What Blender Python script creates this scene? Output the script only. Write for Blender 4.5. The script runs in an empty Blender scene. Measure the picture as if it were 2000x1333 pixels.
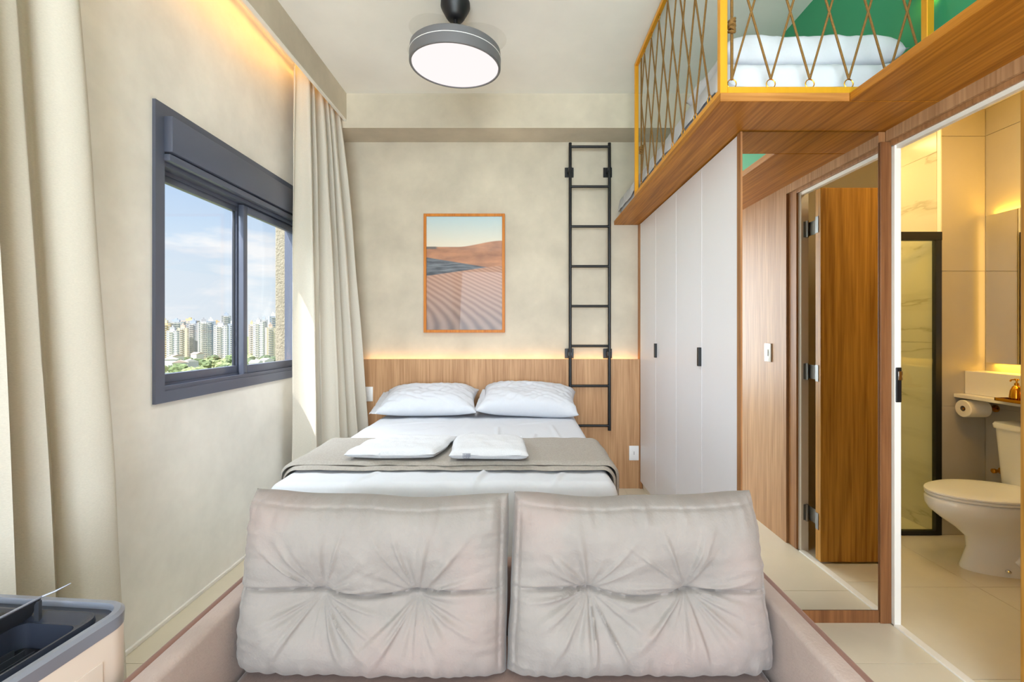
import bpy, bmesh, math, random
from mathutils import Vector, Matrix, noise
R = math.radians
PI = math.pi
S = bpy.context.scene
COL = S.collection

# ------------------------------------------------------------------ camera
cam = bpy.data.cameras.new('camera')
cam.sensor_width = 36.0
cam.lens = 16.0
cam.shift_x = -0.010
cam.shift_y = -0.00925
cam.clip_start = 0.02
cam.clip_end = 5000
camo = bpy.data.objects.new('camera', cam)
camo.location = (0, 0, 1.27)
camo.rotation_euler = (R(90), 0, 0)
COL.objects.link(camo)
S.camera = camo

# ------------------------------------------------------------------ view
S.view_settings.view_transform = 'Standard'
S.view_settings.look = 'None'
S.view_settings.gamma = 1.0
S.view_settings.exposure = 0.12
S.view_settings.use_curve_mapping = False
S.cycles.use_denoising = True
S.cycles.max_bounces = 10
S.cycles.diffuse_bounces = 6
S.cycles.transparent_max_bounces = 16
S.cycles.caustics_reflective = False
S.cycles.caustics_refractive = False
S.cycles.sample_clamp_indirect = 6.0

# ------------------------------------------------------------------ world: blue sky, pale at the horizon, thin clouds
W = bpy.data.worlds.new('sky')
S.world = W
W.use_nodes = True
nt = W.node_tree
nt.nodes.clear()
out = nt.nodes.new('ShaderNodeOutputWorld')
bg = nt.nodes.new('ShaderNodeBackground')
tc = nt.nodes.new('ShaderNodeTexCoord')
sep = nt.nodes.new('ShaderNodeSeparateXYZ')
nt.links.new(tc.outputs['Generated'], sep.inputs[0])
ramp = nt.nodes.new('ShaderNodeValToRGB')
ramp.color_ramp.elements[0].position = 0.0
ramp.color_ramp.elements[0].color = (0.76, 0.83, 0.89, 1)
ramp.color_ramp.elements[1].position = 0.45
ramp.color_ramp.elements[1].color = (0.30, 0.48, 0.78, 1)
e = ramp.color_ramp.elements.new(0.12); e.color = (0.68, 0.80, 0.91, 1)
e = ramp.color_ramp.elements.new(0.24); e.color = (0.50, 0.67, 0.90, 1)
nt.links.new(sep.outputs['Z'], ramp.inputs[0])
mp = nt.nodes.new('ShaderNodeMapping')
mp.inputs['Scale'].default_value = (4.0, 4.0, 13.0)
mp.inputs['Location'].default_value = (0.35, 0.6, 0.9)
nt.links.new(tc.outputs['Generated'], mp.inputs[0])
nz = nt.nodes.new('ShaderNodeTexNoise')
nz.inputs['Scale'].default_value = 1.5
nz.inputs['Detail'].default_value = 6
nz.inputs['Roughness'].default_value = 0.55
nt.links.new(mp.outputs[0], nz.inputs['Vector'])
cr = nt.nodes.new('ShaderNodeValToRGB')
cr.color_ramp.elements[0].position = 0.50
cr.color_ramp.elements[0].color = (0, 0, 0, 1)
cr.color_ramp.elements[1].position = 0.68
cr.color_ramp.elements[1].color = (0.85, 0.85, 0.85, 1)
nt.links.new(nz.outputs[0], cr.inputs[0])
mx = nt.nodes.new('ShaderNodeMixRGB')
mx.inputs[2].default_value = (0.95, 0.95, 0.96, 1)
nt.links.new(cr.outputs[0], mx.inputs[0])
nt.links.new(ramp.outputs[0], mx.inputs[1])
nt.links.new(mx.outputs[0], bg.inputs[0])
bg.inputs[1].default_value = 1.0
nt.links.new(bg.outputs[0], out.inputs[0])

# ------------------------------------------------------------------ lights
def area(name, loc, rot, sx, sy, watts, col=(1, 1, 1), spread=None):
    l = bpy.data.lights.new(name, 'AREA')
    l.shape = 'RECTANGLE'; l.size = sx; l.size_y = sy
    l.energy = watts; l.color = col
    if spread is not None: l.spread = spread
    o = bpy.data.objects.new(name, l)
    o.location = loc; o.rotation_euler = rot
    COL.objects.link(o)
    return o

sun = bpy.data.lights.new('sun', 'SUN')
sun.energy = 10.0; sun.angle = R(0.6); sun.color = (1.0, 0.95, 0.86)
suno = bpy.data.objects.new('sun', sun)
suno.rotation_euler = Vector((0.34, 0.46, -0.78)).to_track_quat('-Z', 'Y').to_euler()
COL.objects.link(suno)

AMBER = (1.0, 0.50, 0.09)
WARM = (1.0, 0.52, 0.04)
# daylight through the balcony glazing in the wall behind the camera
area('balcony_daylight', (0.0, -2.84, 1.60), (R(109), 0, R(0)), 2.8, 2.25, 255, (0.77, 0.89, 1.0))
# added lamp outside, out of view, strengthening the skylight through the side window
area('window_daylight_boost', (-2.9, 2.5, 3.5), (0, R(-52), 0), 1.6, 2.6, 270, (0.84, 0.94, 1.0))
# LED strips: curtain box, headboard, bathroom mirror and bathroom ceiling
area('curtain_box_led', (-1.385, 1.9, 3.05), (0, R(70), 0), 0.02, 3.0, 4.0, AMBER)
area('headboard_led', (-0.17, 3.705, 1.035), (R(172), 0, 0), 2.2, 0.012, 1.0, AMBER)
area('bathroom_downlight', (2.15, 2.25, 2.64), (0, 0, 0), 0.5, 0.5, 7, (1.0, 0.80, 0.50))
cv = Vector((2.75, 2.84, 1.75))-Vector((1.85, 1.55, 2.60))
area('bathroom_cove_led', (1.85, 1.55, 2.60), cv.to_track_quat('-Z', 'Y').to_euler(), 0.7, 0.06, 6, WARM, R(95))
area('shower_fill', (2.15, 3.25, 2.64), (0, 0, 0), 0.3, 0.3, 6, (1.0, 0.80, 0.34))  # added lamp without a known fixture, lifts the dim shower
area('mirror_led_above', (2.872, 2.1, 1.985), (0, R(180), 0), 0.025, 1.36, 3.6, WARM)
area('mirror_led_below', (2.872, 2.1, 1.075), (0, 0, 0), 0.025, 1.36, 2.4, WARM)
area('mirror_led_end', (2.872, 2.788, 1.53), (R(90), 0, 0), 0.025, 0.86, 0.3, WARM)

# ------------------------------------------------------------------ materials
MATS = {}
def newmat(name):
    m = bpy.data.materials.new(name); m.use_nodes = True
    n = m.node_tree.nodes; n.clear()
    o = n.new('ShaderNodeOutputMaterial'); b = n.new('ShaderNodeBsdfPrincipled')
    m.node_tree.links.new(b.outputs[0], o.inputs[0])
    MATS[name] = m
    return m, m.node_tree, b, o
def srgb(r, g, b):
    f = lambda c: (c/255/12.92) if c <= 10 else ((c/255+0.055)/1.055)**2.4
    return (f(r), f(g), f(b), 1)
def plain(name, col, rough=0.5, metal=0.0, spec=0.5, var=0.0, scale=8, bump=0.0, bscale=60, detail=4, stretch=(1, 1, 1), sheen=0.0, coat=0.0):
    m, t, b, o = newmat(name)
    L = t.links.new; N = t.nodes.new
    b.inputs['Base Color'].default_value = col
    b.inputs['Roughness'].default_value = rough
    b.inputs['Metallic'].default_value = metal
    b.inputs['Specular IOR Level'].default_value = spec
    if sheen: 
        b.inputs['Sheen Weight'].default_value = sheen
        b.inputs['Sheen Roughness'].default_value = 0.4
    if coat: b.inputs['Coat Weight'].default_value = coat
    if var or bump:
        c = N('ShaderNodeTexCoord'); mp = N('ShaderNodeMapping'); mp.inputs['Scale'].default_value = stretch
        L(c.outputs['Object'], mp.inputs[0])
    if var:
        z = N('ShaderNodeTexNoise'); z.inputs['Scale'].default_value = scale; z.inputs['Detail'].default_value = detail
        z.inputs['Roughness'].default_value = 0.6
        L(mp.outputs[0], z.inputs['Vector'])
        r = N('ShaderNodeValToRGB')
        r.color_ramp.elements[0].position = 0.3; r.color_ramp.elements[1].position = 0.7
        r.color_ramp.elements[0].color = tuple(max(0, k*(1-var)) for k in col[:3])+(1,)
        r.color_ramp.elements[1].color = tuple(min(1, k*(1+var)) for k in col[:3])+(1,)
        L(z.outputs[0], r.inputs[0]); L(r.outputs[0], b.inputs['Base Color'])
    if bump:
        z2 = N('ShaderNodeTexNoise'); z2.inputs['Scale'].default_value = bscale; z2.inputs['Detail'].default_value = 4
        L(mp.outputs[0], z2.inputs['Vector'])
        bp = N('ShaderNodeBump'); bp.inputs['Strength'].default_value = bump; bp.inputs['Distance'].default_value = 0.01
        L(z2.outputs[0], bp.inputs['Height']); L(bp.outputs[0], b.inputs['Normal'])
    return m
def wood(name, light, dark, axis, rough=0.42, off=0.0):
    m, t, b, o = newmat(name)
    L = t.links.new; N = t.nodes.new
    c = N('ShaderNodeTexCoord')
    def nz(s_across, s_along, sc, det, dist=0.0):
        mp = N('ShaderNodeMapping'); s = [s_across]*3; s[axis] = s_along
        mp.inputs['Scale'].default_value = s; mp.inputs['Location'].default_value = (off, off*2, off*3)
        L(c.outputs['Object'], mp.inputs[0])
        z = N('ShaderNodeTexNoise'); z.inputs['Scale'].default_value = sc; z.inputs['Detail'].default_value = det
        z.inputs['Distortion'].default_value = dist
        L(mp.outputs[0], z.inputs['Vector'])
        return z
    z1 = nz(22, 0.7, 4.0, 5, 0.3)      # fine grain
    z2 = nz(7, 0.5, 1.7, 3, 1.2)       # broad figure
    mixf = N('ShaderNodeMath'); mixf.operation = 'MULTIPLY_ADD'; mixf.inputs[1].default_value = 0.55
    h = N('ShaderNodeMath'); h.operation = 'MULTIPLY'; h.inputs[1].default_value = 0.45
    L(z2.outputs[0], h.inputs[0]); L(z1.outputs[0], mixf.inputs[0]); L(h.outputs[0], mixf.inputs[2])
    r = N('ShaderNodeValToRGB')
    r.color_ramp.elements[0].position = 0.34; r.color_ramp.elements[0].color = dark
    r.color_ramp.elements[1].position = 0.62; r.color_ramp.elements[1].color = light
    L(mixf.outputs[0], r.inputs[0]); L(r.outputs[0], b.inputs['Base Color'])
    b.inputs['Roughness'].default_value = rough
    b.inputs['Specular IOR Level'].default_value = 0.2
    bp = N('ShaderNodeBump'); bp.inputs['Strength'].default_value = 0.12; bp.inputs['Distance'].default_value = 0.002
    L(z1.outputs[0], bp.inputs['Height']); L(bp.outputs[0], b.inputs['Normal'])
    return m
def emit(name, col, strength):
    m = bpy.data.materials.new(name); m.use_nodes = True
    n = m.node_tree.nodes; n.clear()
    o = n.new('ShaderNodeOutputMaterial'); b = n.new('ShaderNodeEmission')
    b.inputs[0].default_value = tuple(col)+(1,); b.inputs[1].default_value = strength
    m.node_tree.links.new(b.outputs[0], o.inputs[0]); MATS[name] = m
    return m
def thin_glass(name, tint=(1, 1, 1), refl=0.06, rough=0.0):
    m = bpy.data.materials.new(name); m.use_nodes = True
    t = m.node_tree; n = t.nodes; n.clear()
    o = n.new('ShaderNodeOutputMaterial'); tr = n.new('ShaderNodeBsdfTransparent'); g = n.new('ShaderNodeBsdfGlossy')
    mx = n.new('ShaderNodeMixShader'); f = n.new('ShaderNodeMath'); f.operation = 'MULTIPLY_ADD'; f.inputs[1].default_value = 0.9; f.inputs[2].default_value = refl*0.6
    lw = n.new('ShaderNodeLayerWeight'); lw.inputs[0].default_value = 0.5
    pw = n.new('ShaderNodeMath'); pw.operation = 'POWER'; pw.inputs[1].default_value = 5.0
    t.links.new(lw.outputs['Facing'], pw.inputs[0]); t.links.new(pw.outputs[0], f.inputs[0])
    tr.inputs[0].default_value = tuple(tint)+(1,); g.inputs['Roughness'].default_value = rough
    t.links.new(f.outputs[0], mx.inputs[0]); t.links.new(tr.outputs[0], mx.inputs[1]); t.links.new(g.outputs[0], mx.inputs[2])
    t.links.new(mx.outputs[0], o.inputs[0]); MATS[name] = m
    return m
def cloth(name, col, trans=0.25, bump=0.15, bscale=220, var=0.03, rough=0.9, stretch=(1, 1, 1)):
    m, t, b, o = newmat(name)
    L = t.links.new; N = t.nodes.new
    b.inputs['Base Color'].default_value = col; b.inputs['Roughness'].default_value = rough
    b.inputs['Specular IOR Level'].default_value = 0.1
    c = N('ShaderNodeTexCoord'); mp = N('ShaderNodeMapping'); mp.inputs['Scale'].default_value = stretch
    L(c.outputs['Object'], mp.inputs[0])
    z = N('ShaderNodeTexNoise'); z.inputs['Scale'].default_value = bscale; z.inputs['Detail'].default_value = 3
    L(mp.outputs[0], z.inputs['Vector'])
    r = N('ShaderNodeValToRGB'); r.color_ramp.elements[0].position = 0.3; r.color_ramp.elements[1].position = 0.7
    r.color_ramp.elements[0].color = tuple(k*(1-var) for k in col[:3])+(1,)
    r.color_ramp.elements[1].color = tuple(min(1, k*(1+var)) for k in col[:3])+(1,)
    L(z.outputs[0], r.inputs[0]); L(r.outputs[0], b.inputs['Base Color'])
    bp = N('ShaderNodeBump'); bp.inputs['Strength'].default_value = bump; bp.inputs['Distance'].default_value = 0.002
    L(z.outputs[0], bp.inputs['Height']); L(bp.outputs[0], b.inputs['Normal'])
    if trans:
        tl = N('ShaderNodeBsdfTranslucent'); mx = N('ShaderNodeMixShader'); mx.inputs[0].default_value = trans
        L(r.outputs[0], tl.inputs[0]); L(b.outputs[0], mx.inputs[1]); L(tl.outputs[0], mx.inputs[2]); L(mx.outputs[0], o.inputs[0])
    return m

M_wall = plain('cement_plaster', srgb(198, 187, 168), 0.6, spec=0.3, var=0.15, scale=2.4, bump=0.05, bscale=14, detail=7)
M_wall_left = plain('cement_plaster_satin_lit', srgb(238, 235, 229), 0.36, spec=0.5, var=0.13, scale=2.0, bump=0.06, bscale=10, detail=7)  # lightened wall plaster: light falling on this wall put into the colour
M_ceil = plain('ceiling_plaster', srgb(243, 240, 234), 0.75, spec=0.2, var=0.05, scale=1.6, detail=7)
M_green = plain('green_paint', srgb(50, 150, 104), 0.5, var=0.05, scale=2)
M_floor = plain('cream_porcelain', srgb(220, 211, 190), 0.28, var=0.05, scale=3, detail=6)
M_grout = plain('pale_grout', srgb(190, 182, 165), 0.8)
M_white = plain('white_paint', srgb(238, 234, 226), 0.45)
M_black = plain('black_metal', srgb(24, 24, 26), 0.4, metal=0.2)
M_frame = plain('graphite_aluminium', srgb(96, 102, 120), 0.33, metal=0.2, var=0.03, scale=4)
M_frame_dark = plain('graphite_dark_gasket', srgb(34, 38, 48), 0.5)  # near-black strips along the sash stiles
LW, DW = srgb(198, 156, 116), srgb(158, 116, 80)
M_wood_z = wood('oak_vertical', LW, DW, 2)
M_wood_y = wood('oak_lengthwise', srgb(188, 124, 42), srgb(134, 78, 14), 1, off=3.3)
M_wood_dark = wood('walnut_door', srgb(200, 146, 66), srgb(148, 100, 38), 2, rough=0.35, off=7.1)
M_wood_strip = wood('walnut_strip', srgb(142, 96, 60), srgb(108, 68, 40), 2, off=2.2)
M_wood_x = wood('oak_crosswise', srgb(192, 134, 72), srgb(142, 88, 36), 0, off=5.3)
M_wood_edge = wood('oak_edge', srgb(176, 128, 86), srgb(140, 96, 60), 2, off=1.7)
M_lacquer = plain('white_lacquer', srgb(238, 239, 246), 0.35, var=0.01, scale=2)
M_mirror = plain('mirror_silver', (0.86, 0.86, 0.84, 1), 0.01, metal=1.0)
M_gold = plain('brushed_gold', srgb(236, 166, 40), 0.35, metal=0.45, var=0.05, scale=30, stretch=(1, 1, 0.1))
M_goldshine = plain('polished_gold', srgb(226, 160, 50), 0.12, metal=1.0)
M_rope = plain('brown_rope', srgb(128, 92, 40), 0.85, var=0.2, scale=200, bump=0.5, bscale=260)
M_curtain = cloth('linen_curtain', srgb(226, 220, 208), 0.30, 0.25, 160, 0.04, stretch=(1, 1, 2.5))
M_sheet = cloth('white_cotton', srgb(203, 206, 213), 0.0, 0.12, 90, 0.012)
M_towel = cloth('white_terry', srgb(206, 208, 213), 0.0, 0.9, 170, 0.03)
M_throw = cloth('grey_throw', srgb(160, 154, 147), 0.0, 0.4, 140, 0.10)
M_velvet = plain('taupe_suede', srgb(140, 134, 130), 0.85, spec=0.1, var=0.07, scale=7, bump=0.15, bscale=160, sheen=0.15)
def pink_nap(m):
    # suede nap brushed the other way in places: a pinker tone in soft patches
    t = m.node_tree; b = [n for n in t.nodes if n.type == 'BSDF_PRINCIPLED'][0]
    src = b.inputs['Base Color'].links[0].from_socket
    c = t.nodes.new('ShaderNodeTexCoord'); z = t.nodes.new('ShaderNodeTexNoise'); z.inputs['Scale'].default_value = 3.4; z.inputs['Detail'].default_value = 5
    t.links.new(c.outputs['Object'], z.inputs['Vector'])
    r = t.nodes.new('ShaderNodeValToRGB'); r.color_ramp.elements[0].position = 0.50; r.color_ramp.elements[1].position = 0.72
    t.links.new(z.outputs[0], r.inputs[0])
    mx = t.nodes.new('ShaderNodeMixRGB'); mx.inputs[2].default_value = srgb(148, 133, 128)
    t.links.new(r.outputs[0], mx.inputs[0]); t.links.new(src, mx.inputs[1]); t.links.new(mx.outputs[0], b.inputs['Base Color'])
pink_nap(M_velvet)
M_velvet_arm = plain('suede_lightened_arm', srgb(176, 160, 153), 0.85, spec=0.1, var=0.07, scale=7, bump=0.15, bscale=160, sheen=0.2)  # same suede, lightened to offset the shade on the arms
M_velvet_dark = plain('brown_suede', srgb(142, 116, 106), 0.85, spec=0.1, var=0.06, scale=9, bump=0.15, bscale=160, sheen=0.35)
M_pipe = plain('brown_piping', srgb(126, 92, 80), 0.7, sheen=0.2)
M_glass = thin_glass('clear_glass')
M_glass_bath = thin_glass('shower_glass', (0.93, 0.96, 0.88))
M_tile = plain('greige_tile', srgb(178, 172, 162), 0.32, var=0.05, scale=2.5, detail=6)
M_ceramic = plain('white_ceramic', srgb(236, 236, 236), 0.12, spec=0.6)
M_stone = plain('white_stone', srgb(240, 236, 228), 0.3, var=0.02, scale=6)
M_paper = cloth('tissue_paper', srgb(240, 234, 222), 0.0, 0.3, 90, 0.02)
M_chrome = plain('chrome', (0.7, 0.7, 0.7, 1), 0.15, metal=1.0)
M_steel = plain('dull_steel', srgb(130, 130, 128), 0.4, metal=0.6)
M_plate = plain('white_plastic', srgb(236, 236, 236), 0.35)
M_darkplastic = plain('charcoal_plastic', srgb(52, 54, 60), 0.4, var=0.05, scale=20)
M_blackplastic = plain('black_plastic', srgb(20, 20, 24), 0.45)
M_silver = plain('silver_plastic', srgb(150, 156, 172), 0.28, metal=0.5)
M_acbody = plain('warm_white_plastic', srgb(228, 216, 206), 0.5)
M_led = emit('amber_led', (1.0, 0.62, 0.22), 6.0)
M_ledwarm = emit('warm_led', (1.0, 0.80, 0.50), 3.0)
M_lamp = emit('lamp_diffuser', (0.96, 0.88, 0.87), 1.0)
M_fanblade = thin_glass('clear_acrylic', (0.93, 0.93, 0.92), rough=0.05)
M_facade = plain('rough_render', srgb(134, 127, 113), 0.9, var=0.18, scale=40, bump=0.7, bscale=70)

# marble for the shower wall
m, t, b, o = newmat('veined_marble')
c = t.nodes.new('ShaderNodeTexCoord'); z = t.nodes.new('ShaderNodeTexNoise')
z.inputs['Scale'].default_value = 1.5; z.inputs['Detail'].default_value = 8; z.inputs['Distortion'].default_value = 0.5
mg = t.nodes.new('ShaderNodeMapping'); mg.inputs['Rotation'].default_value = (R(35), 0, 0); mg.inputs['Scale'].default_value = (1, 0.7, 3.0)
t.links.new(c.outputs['Object'], mg.inputs[0]); t.links.new(mg.outputs[0], z.inputs['Vector'])
r = t.nodes.new('ShaderNodeValToRGB')
els = r.color_ramp.elements
els[0].position = 0.0; els[0].color = srgb(214, 206, 184); els[1].position = 1.0; els[1].color = srgb(222, 214, 196)
for p, col in ((0.455, srgb(214, 206, 186)), (0.488, srgb(184, 175, 152)), (0.50, srgb(206, 198, 177)), (0.56, srgb(216, 208, 188))):
    e = els.new(p); e.color = col
t.links.new(z.outputs[0], r.inputs[0]); t.links.new(r.outputs[0], b.inputs['Base Color'])
b.inputs['Roughness'].default_value = 0.2
M_marble = m

# ------------------------------------------------------------------ mesh helpers (all coordinates are world metres)
class MB:
    def __init__(self): self.bm = bmesh.new()
    def box(self, x0, x1, y0, y1, z0, z1, bev=0.0, seg=2, mtx=None):
        bm = self.bm
        vs = [bm.verts.new(p) for p in ((x0,y0,z0),(x1,y0,z0),(x1,y1,z0),(x0,y1,z0),(x0,y0,z1),(x1,y0,z1),(x1,y1,z1),(x0,y1,z1))]
        fs = [bm.faces.new([vs[i] for i in q]) for q in ((0,3,2,1),(4,5,6,7),(0,1,5,4),(1,2,6,5),(2,3,7,6),(3,0,4,7))]
        geo = vs
        if bev > 0:
            es = list({e for f in fs for e in f.edges})
            r = bmesh.ops.bevel(bm, geom=es, offset=bev, segments=seg, profile=0.5, affect='EDGES')
            geo = list({v for f in r['faces'] for v in f.verts} | {v for v in vs if v.is_valid})
        if mtx is not None: bmesh.ops.transform(bm, matrix=mtx, verts=[v for v in geo if v.is_valid])
        return self
    def tube(self, pts, r, n=8, cap=True, closed=False):
        bm = self.bm; pts = [Vector(p) for p in pts]; rings = []
        m = len(pts); rad = r if hasattr(r, '__len__') else [r]*m
        up = None
        for i, p in enumerate(pts):
            if closed: d = pts[(i+1) % m]-pts[i-1]
            else: d = pts[min(i+1, m-1)]-pts[max(i-1, 0)]
            d.normalize()
            if up is None:
                a = Vector((0, 0, 1)) if abs(d.z) < 0.9 else Vector((1, 0, 0))
                u = d.cross(a).normalized()
            else:
                u = (up - d*up.dot(d)).normalized()
            up = u; w = d.cross(u)
            rings.append([bm.verts.new(p+(u*math.cos(2*PI*k/n)+w*math.sin(2*PI*k/n))*rad[i]) for k in range(n)])
        for i in range(m if closed else m-1):
            A, B = rings[i], rings[(i+1) % m]
            for k in range(n): bm.faces.new((A[k], A[(k+1) % n], B[(k+1) % n], B[k]))
        if cap and not closed:
            bm.faces.new(list(reversed(rings[0]))); bm.faces.new(rings[-1])
        return self
    def rings(self, rs, cap0=True, cap1=True):
        bm = self.bm; V = [[bm.verts.new(p) for p in r] for r in rs]; n = len(V[0])
        for A, B in zip(V[:-1], V[1:]):
            for k in range(n): bm.faces.new((A[k], A[(k+1) % n], B[(k+1) % n], B[k]))
        if cap0: bm.faces.new(list(reversed(V[0])))
        if cap1: bm.faces.new(V[-1])
        return self
    def lathe(self, prof, c, axis='z', n=40, cap=True):
        rs = []
        for r, h in prof:
            ring = []
            for k in range(n):
                a = 2*PI*k/n; u, w = r*math.cos(a), r*math.sin(a)
                ring.append({'z': (c[0]+u, c[1]+w, c[2]+h), 'x': (c[0]+h, c[1]+u, c[2]+w), 'y': (c[0]+w, c[1]+h, c[2]+u)}[axis])
            rs.append(ring)
        return self.rings(rs, cap, cap)
    def grid(self, f, nu, nv, flip=False):
        bm = self.bm
        V = [[bm.verts.new(f(i/nu, j/nv)) for j in range(nv+1)] for i in range(nu+1)]
        for i in range(nu):
            for j in range(nv):
                q = (V[i][j], V[i+1][j], V[i+1][j+1], V[i][j+1])
                bm.faces.new(q if not flip else tuple(reversed(q)))
        return self
    def prism(self, poly, axis, a, b):
        def P(p, h): return {'x': (h, p[0], p[1]), 'y': (p[0], h, p[1]), 'z': (p[0], p[1], h)}[axis]
        return self.rings([[P(p, a) for p in poly], [P(p, b) for p in poly]])

def origin(o):
    v = Vector((0, 0, 0))
    while o is not None: v += o.location; o = o.parent
    return v
def obj(name, mb, mat, parent=None, smooth=False, label=None, loc=None, angle=40):
    bm = mb.bm
    off = origin(parent) if parent is not None else (Vector(loc) if loc is not None else Vector((0, 0, 0)))
    bmesh.ops.translate(bm, vec=-off, verts=bm.verts)
    bmesh.ops.recalc_face_normals(bm, faces=bm.faces)
    me = bpy.data.meshes.new(name)
    if smooth:
        for f in bm.faces: f.smooth = True
        for e in bm.edges:
            if len(e.link_faces) == 2 and e.calc_face_angle(0) > R(angle): e.smooth = False
    bm.to_mesh(me); bm.free()
    for m in (mat if isinstance(mat, (list, tuple)) else [mat]): me.materials.append(m)
    o = bpy.data.objects.new(name, me); COL.objects.link(o)
    if parent is not None: o.parent = parent
    elif loc is not None: o.location = loc
    if label: o['label'] = label
    return o
def tag(o, label, cat, group=None, kind=None):
    o['label'] = label; o['category'] = cat
    if group: o['group'] = group
    if kind: o['kind'] = kind
    return o
def thing(name, label, cat, loc, group=None):
    o = bpy.data.objects.new(name, None); o.empty_display_size = 0.05
    o.location = loc; COL.objects.link(o)
    return tag(o, label, cat, group)
def struct(name, mb, mat, parent=None, **k):
    o = obj(name, mb, mat, parent, **k)
    if parent is None: o['kind'] = 'structure'
    return o
def sempty(name, loc):
    o = bpy.data.objects.new(name, None); o.empty_display_size = 0.05; o.location = loc; COL.objects.link(o)
    o['kind'] = 'structure'
    return o
def dup(root, delta, rotz=None, label=None):
    r = root.copy(); COL.objects.link(r); r.location = root.location+Vector(delta)
    if rotz is not None: r.rotation_euler.z = rotz
    if label: r['label'] = label
    for ch in list(root.children):
        c = ch.copy(); COL.objects.link(c); c.parent = r
        for g in list(ch.children):
            d = g.copy(); COL.objects.link(d); d.parent = c
    return r
def nse(x, y, z=0.0): return noise.noise(Vector((x, y, z)))
def B(*a, **k): return MB().box(*a, **k)

# ================================================================== SETTING
D = 3.74          # back wall
XL, XR = -1.558, 1.585
HC = 3.09
# floor: slab with large porcelain tiles
fl = struct('floor', B(-1.9, 3.1, -3.1, 3.95, -0.12, -0.004), M_grout)
def tiles(parent, xs, ys, z0, z1, mat, gap=0.0012):
    for i in range(len(xs)-1):
        for j in range(len(ys)-1):
            obj('tile', B(xs[i]+gap, xs[i+1]-gap, ys[j]+gap, ys[j+1]-gap, z0, z1), mat, parent)
tiles(fl, [-1.558, -0.78, 0.02, 0.82, 1.60], [-2.9, -2.3, -1.5, -0.66, 0.14, 0.94, 1.74, 2.54, 3.74], -0.004, 0.0, M_floor)
tiles(fl, [1.634, 2.26, 2.89], [0.9, 1.66, 2.26, 2.84], -0.004, 0.0, M_floor)
obj('tile', B(1.634, 2.61, 2.842, 3.62, -0.004, 0.0), M_floor, fl)

struct('ceiling', B(-1.75, 1.9, -3.1, 3.95, HC, HC+0.15), M_ceil)

# left wall with the window opening (glass area is y 1.97..3.18, z 1.0..2.2)
WY0, WY1, WZ0, WZ1 = 1.945, 3.20, 0.99, 2.225
w = MB()
w.box(-1.72, XL, -3.0, WY0, 0, HC); w.box(-1.72, XL, WY1, 3.95, 0, HC)
w.box(-1.72, XL, WY0, WY1, 0, WZ0); w.box(-1.72, XL, WY0, WY1, WZ1, HC)
struct('wall_left', w, M_wall_left)
struct('baseboard_left', B(XL, XL+0.012, -2.9, D, 0, 0.018, bev=0.003), M_wall_left)
struct('wall_back', B(-1.9, 1.9, D, D+0.2, 0, HC), M_wall)
struct('trim_1', B(XL, 1.60, 3.477, D, 2.827, HC), M_wall)          # beam across the back wall
# wall behind the camera with the balcony opening
w = MB()
w.box(-1.9, -1.4, -3.06, -2.9, 0, HC); w.box(1.4, 1.9, -3.06, -2.9, 0, HC); w.box(-1.4, 1.4, -3.06, -2.9, 2.85, HC)
w.box(-1.4, 1.4, -3.06, -2.9, 0, 0.35)
struct('wall_rear', w, M_wall)

# curtain box
cb = MB()
cb.box(-1.360, -1.343, -2.9, 3.477, 2.886, HC)
struct('trim_2', cb, M_wall)
struct('trim_3', B(-1.362, -1.341, -2.9, 3.477, 2.879, 2.886), M_white)

# right partition: masonry, green above the loft, oak cladding below
rw = sempty('wall_right', (1.65, 0, 0))
m_ = MB()
m_.box(1.61, 1.632, -3.0, 1.32, 0, 2.145); m_.box(1.61, 1.632, 1.975, 3.95, 0, 2.145)
m_.box(1.61, 1.632, 1.32, 1.975, 2.075, 2.145)
m_.box(1.61, 1.632, -3.0, 3.95, 2.145, HC)
obj('masonry', m_, M_white, rw)
obj('green_panel', B(1.595, 1.61, -2.9, D, 2.177, HC), M_green, rw, label='green painted wall above the loft bed')
obj('cladding_panel', B(XR, 1.61, 0.42, 1.235, 0, 2.145), M_wood_z, rw)
obj('cladding_panel', B(XR, 1.61, -2.9, 0.417, 0, 2.145), M_wood_z, rw)
obj('cladding_header', B(XR, 1.61, 1.237, 1.984, 2.097, 2.145), M_wood_z, rw)
# door casing, jamb and threshold
d1 = sempty('door_1', (1.65, 1.65, 0))
obj('casing', B(1.598, 1.612, 1.237, 1.315, 0, 2.097, bev=0.002), M_wood_edge, d1)
obj('casing', B(1.598, 1.612, 1.315, 1.975, 2.077, 2.097, bev=0.002), M_wood_edge, d1)
obj('jamb', B(1.613, 1.657, 1.315, 1.335, 0, 2.075, bev=0.002), M_white, d1)
obj('jamb', B(1.606, 1.634, 1.962, 1.984, 0, 2.075, bev=0.002), M_white, d1)
obj('jamb', B(1.613, 1.634, 1.335, 1.962, 2.060, 2.075), M_white, d1)
obj('threshold', B(1.60, 1.634, 1.335, 1.962, -0.004, 0.006, bev=0.002), M_stone, d1)
leaf = obj('leaf', B(1.627, 2.227, 1.442, 1.487, 0.012, 2.055, bev=0.002), M_wood_dark, d1, label='dark wooden door leaf swung open into the bathroom')
for z in (0.225, 1.04, 1.86):
    h = MB(); h.box(1.626, 1.656, 1.335, 1.338, z-0.045, z+0.045)
    h.box(1.654, 1.657, 1.336, 1.444, z-0.040, z+0.040)
    h.box(1.624, 1.627, 1.446, 1.470, z-0.045, z+0.045)
    h.tube([(1.642, 1.345, z-0.048), (1.642, 1.345, z+0.048)], 0.008, 10)
    obj('hinge', h, M_steel, d1, smooth=True)
sk = obj('strike_plate', B(1.609, 1.633, 1.958, 1.962, 0.965, 1.115, bev=0.003), M_black, d1)
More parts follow.
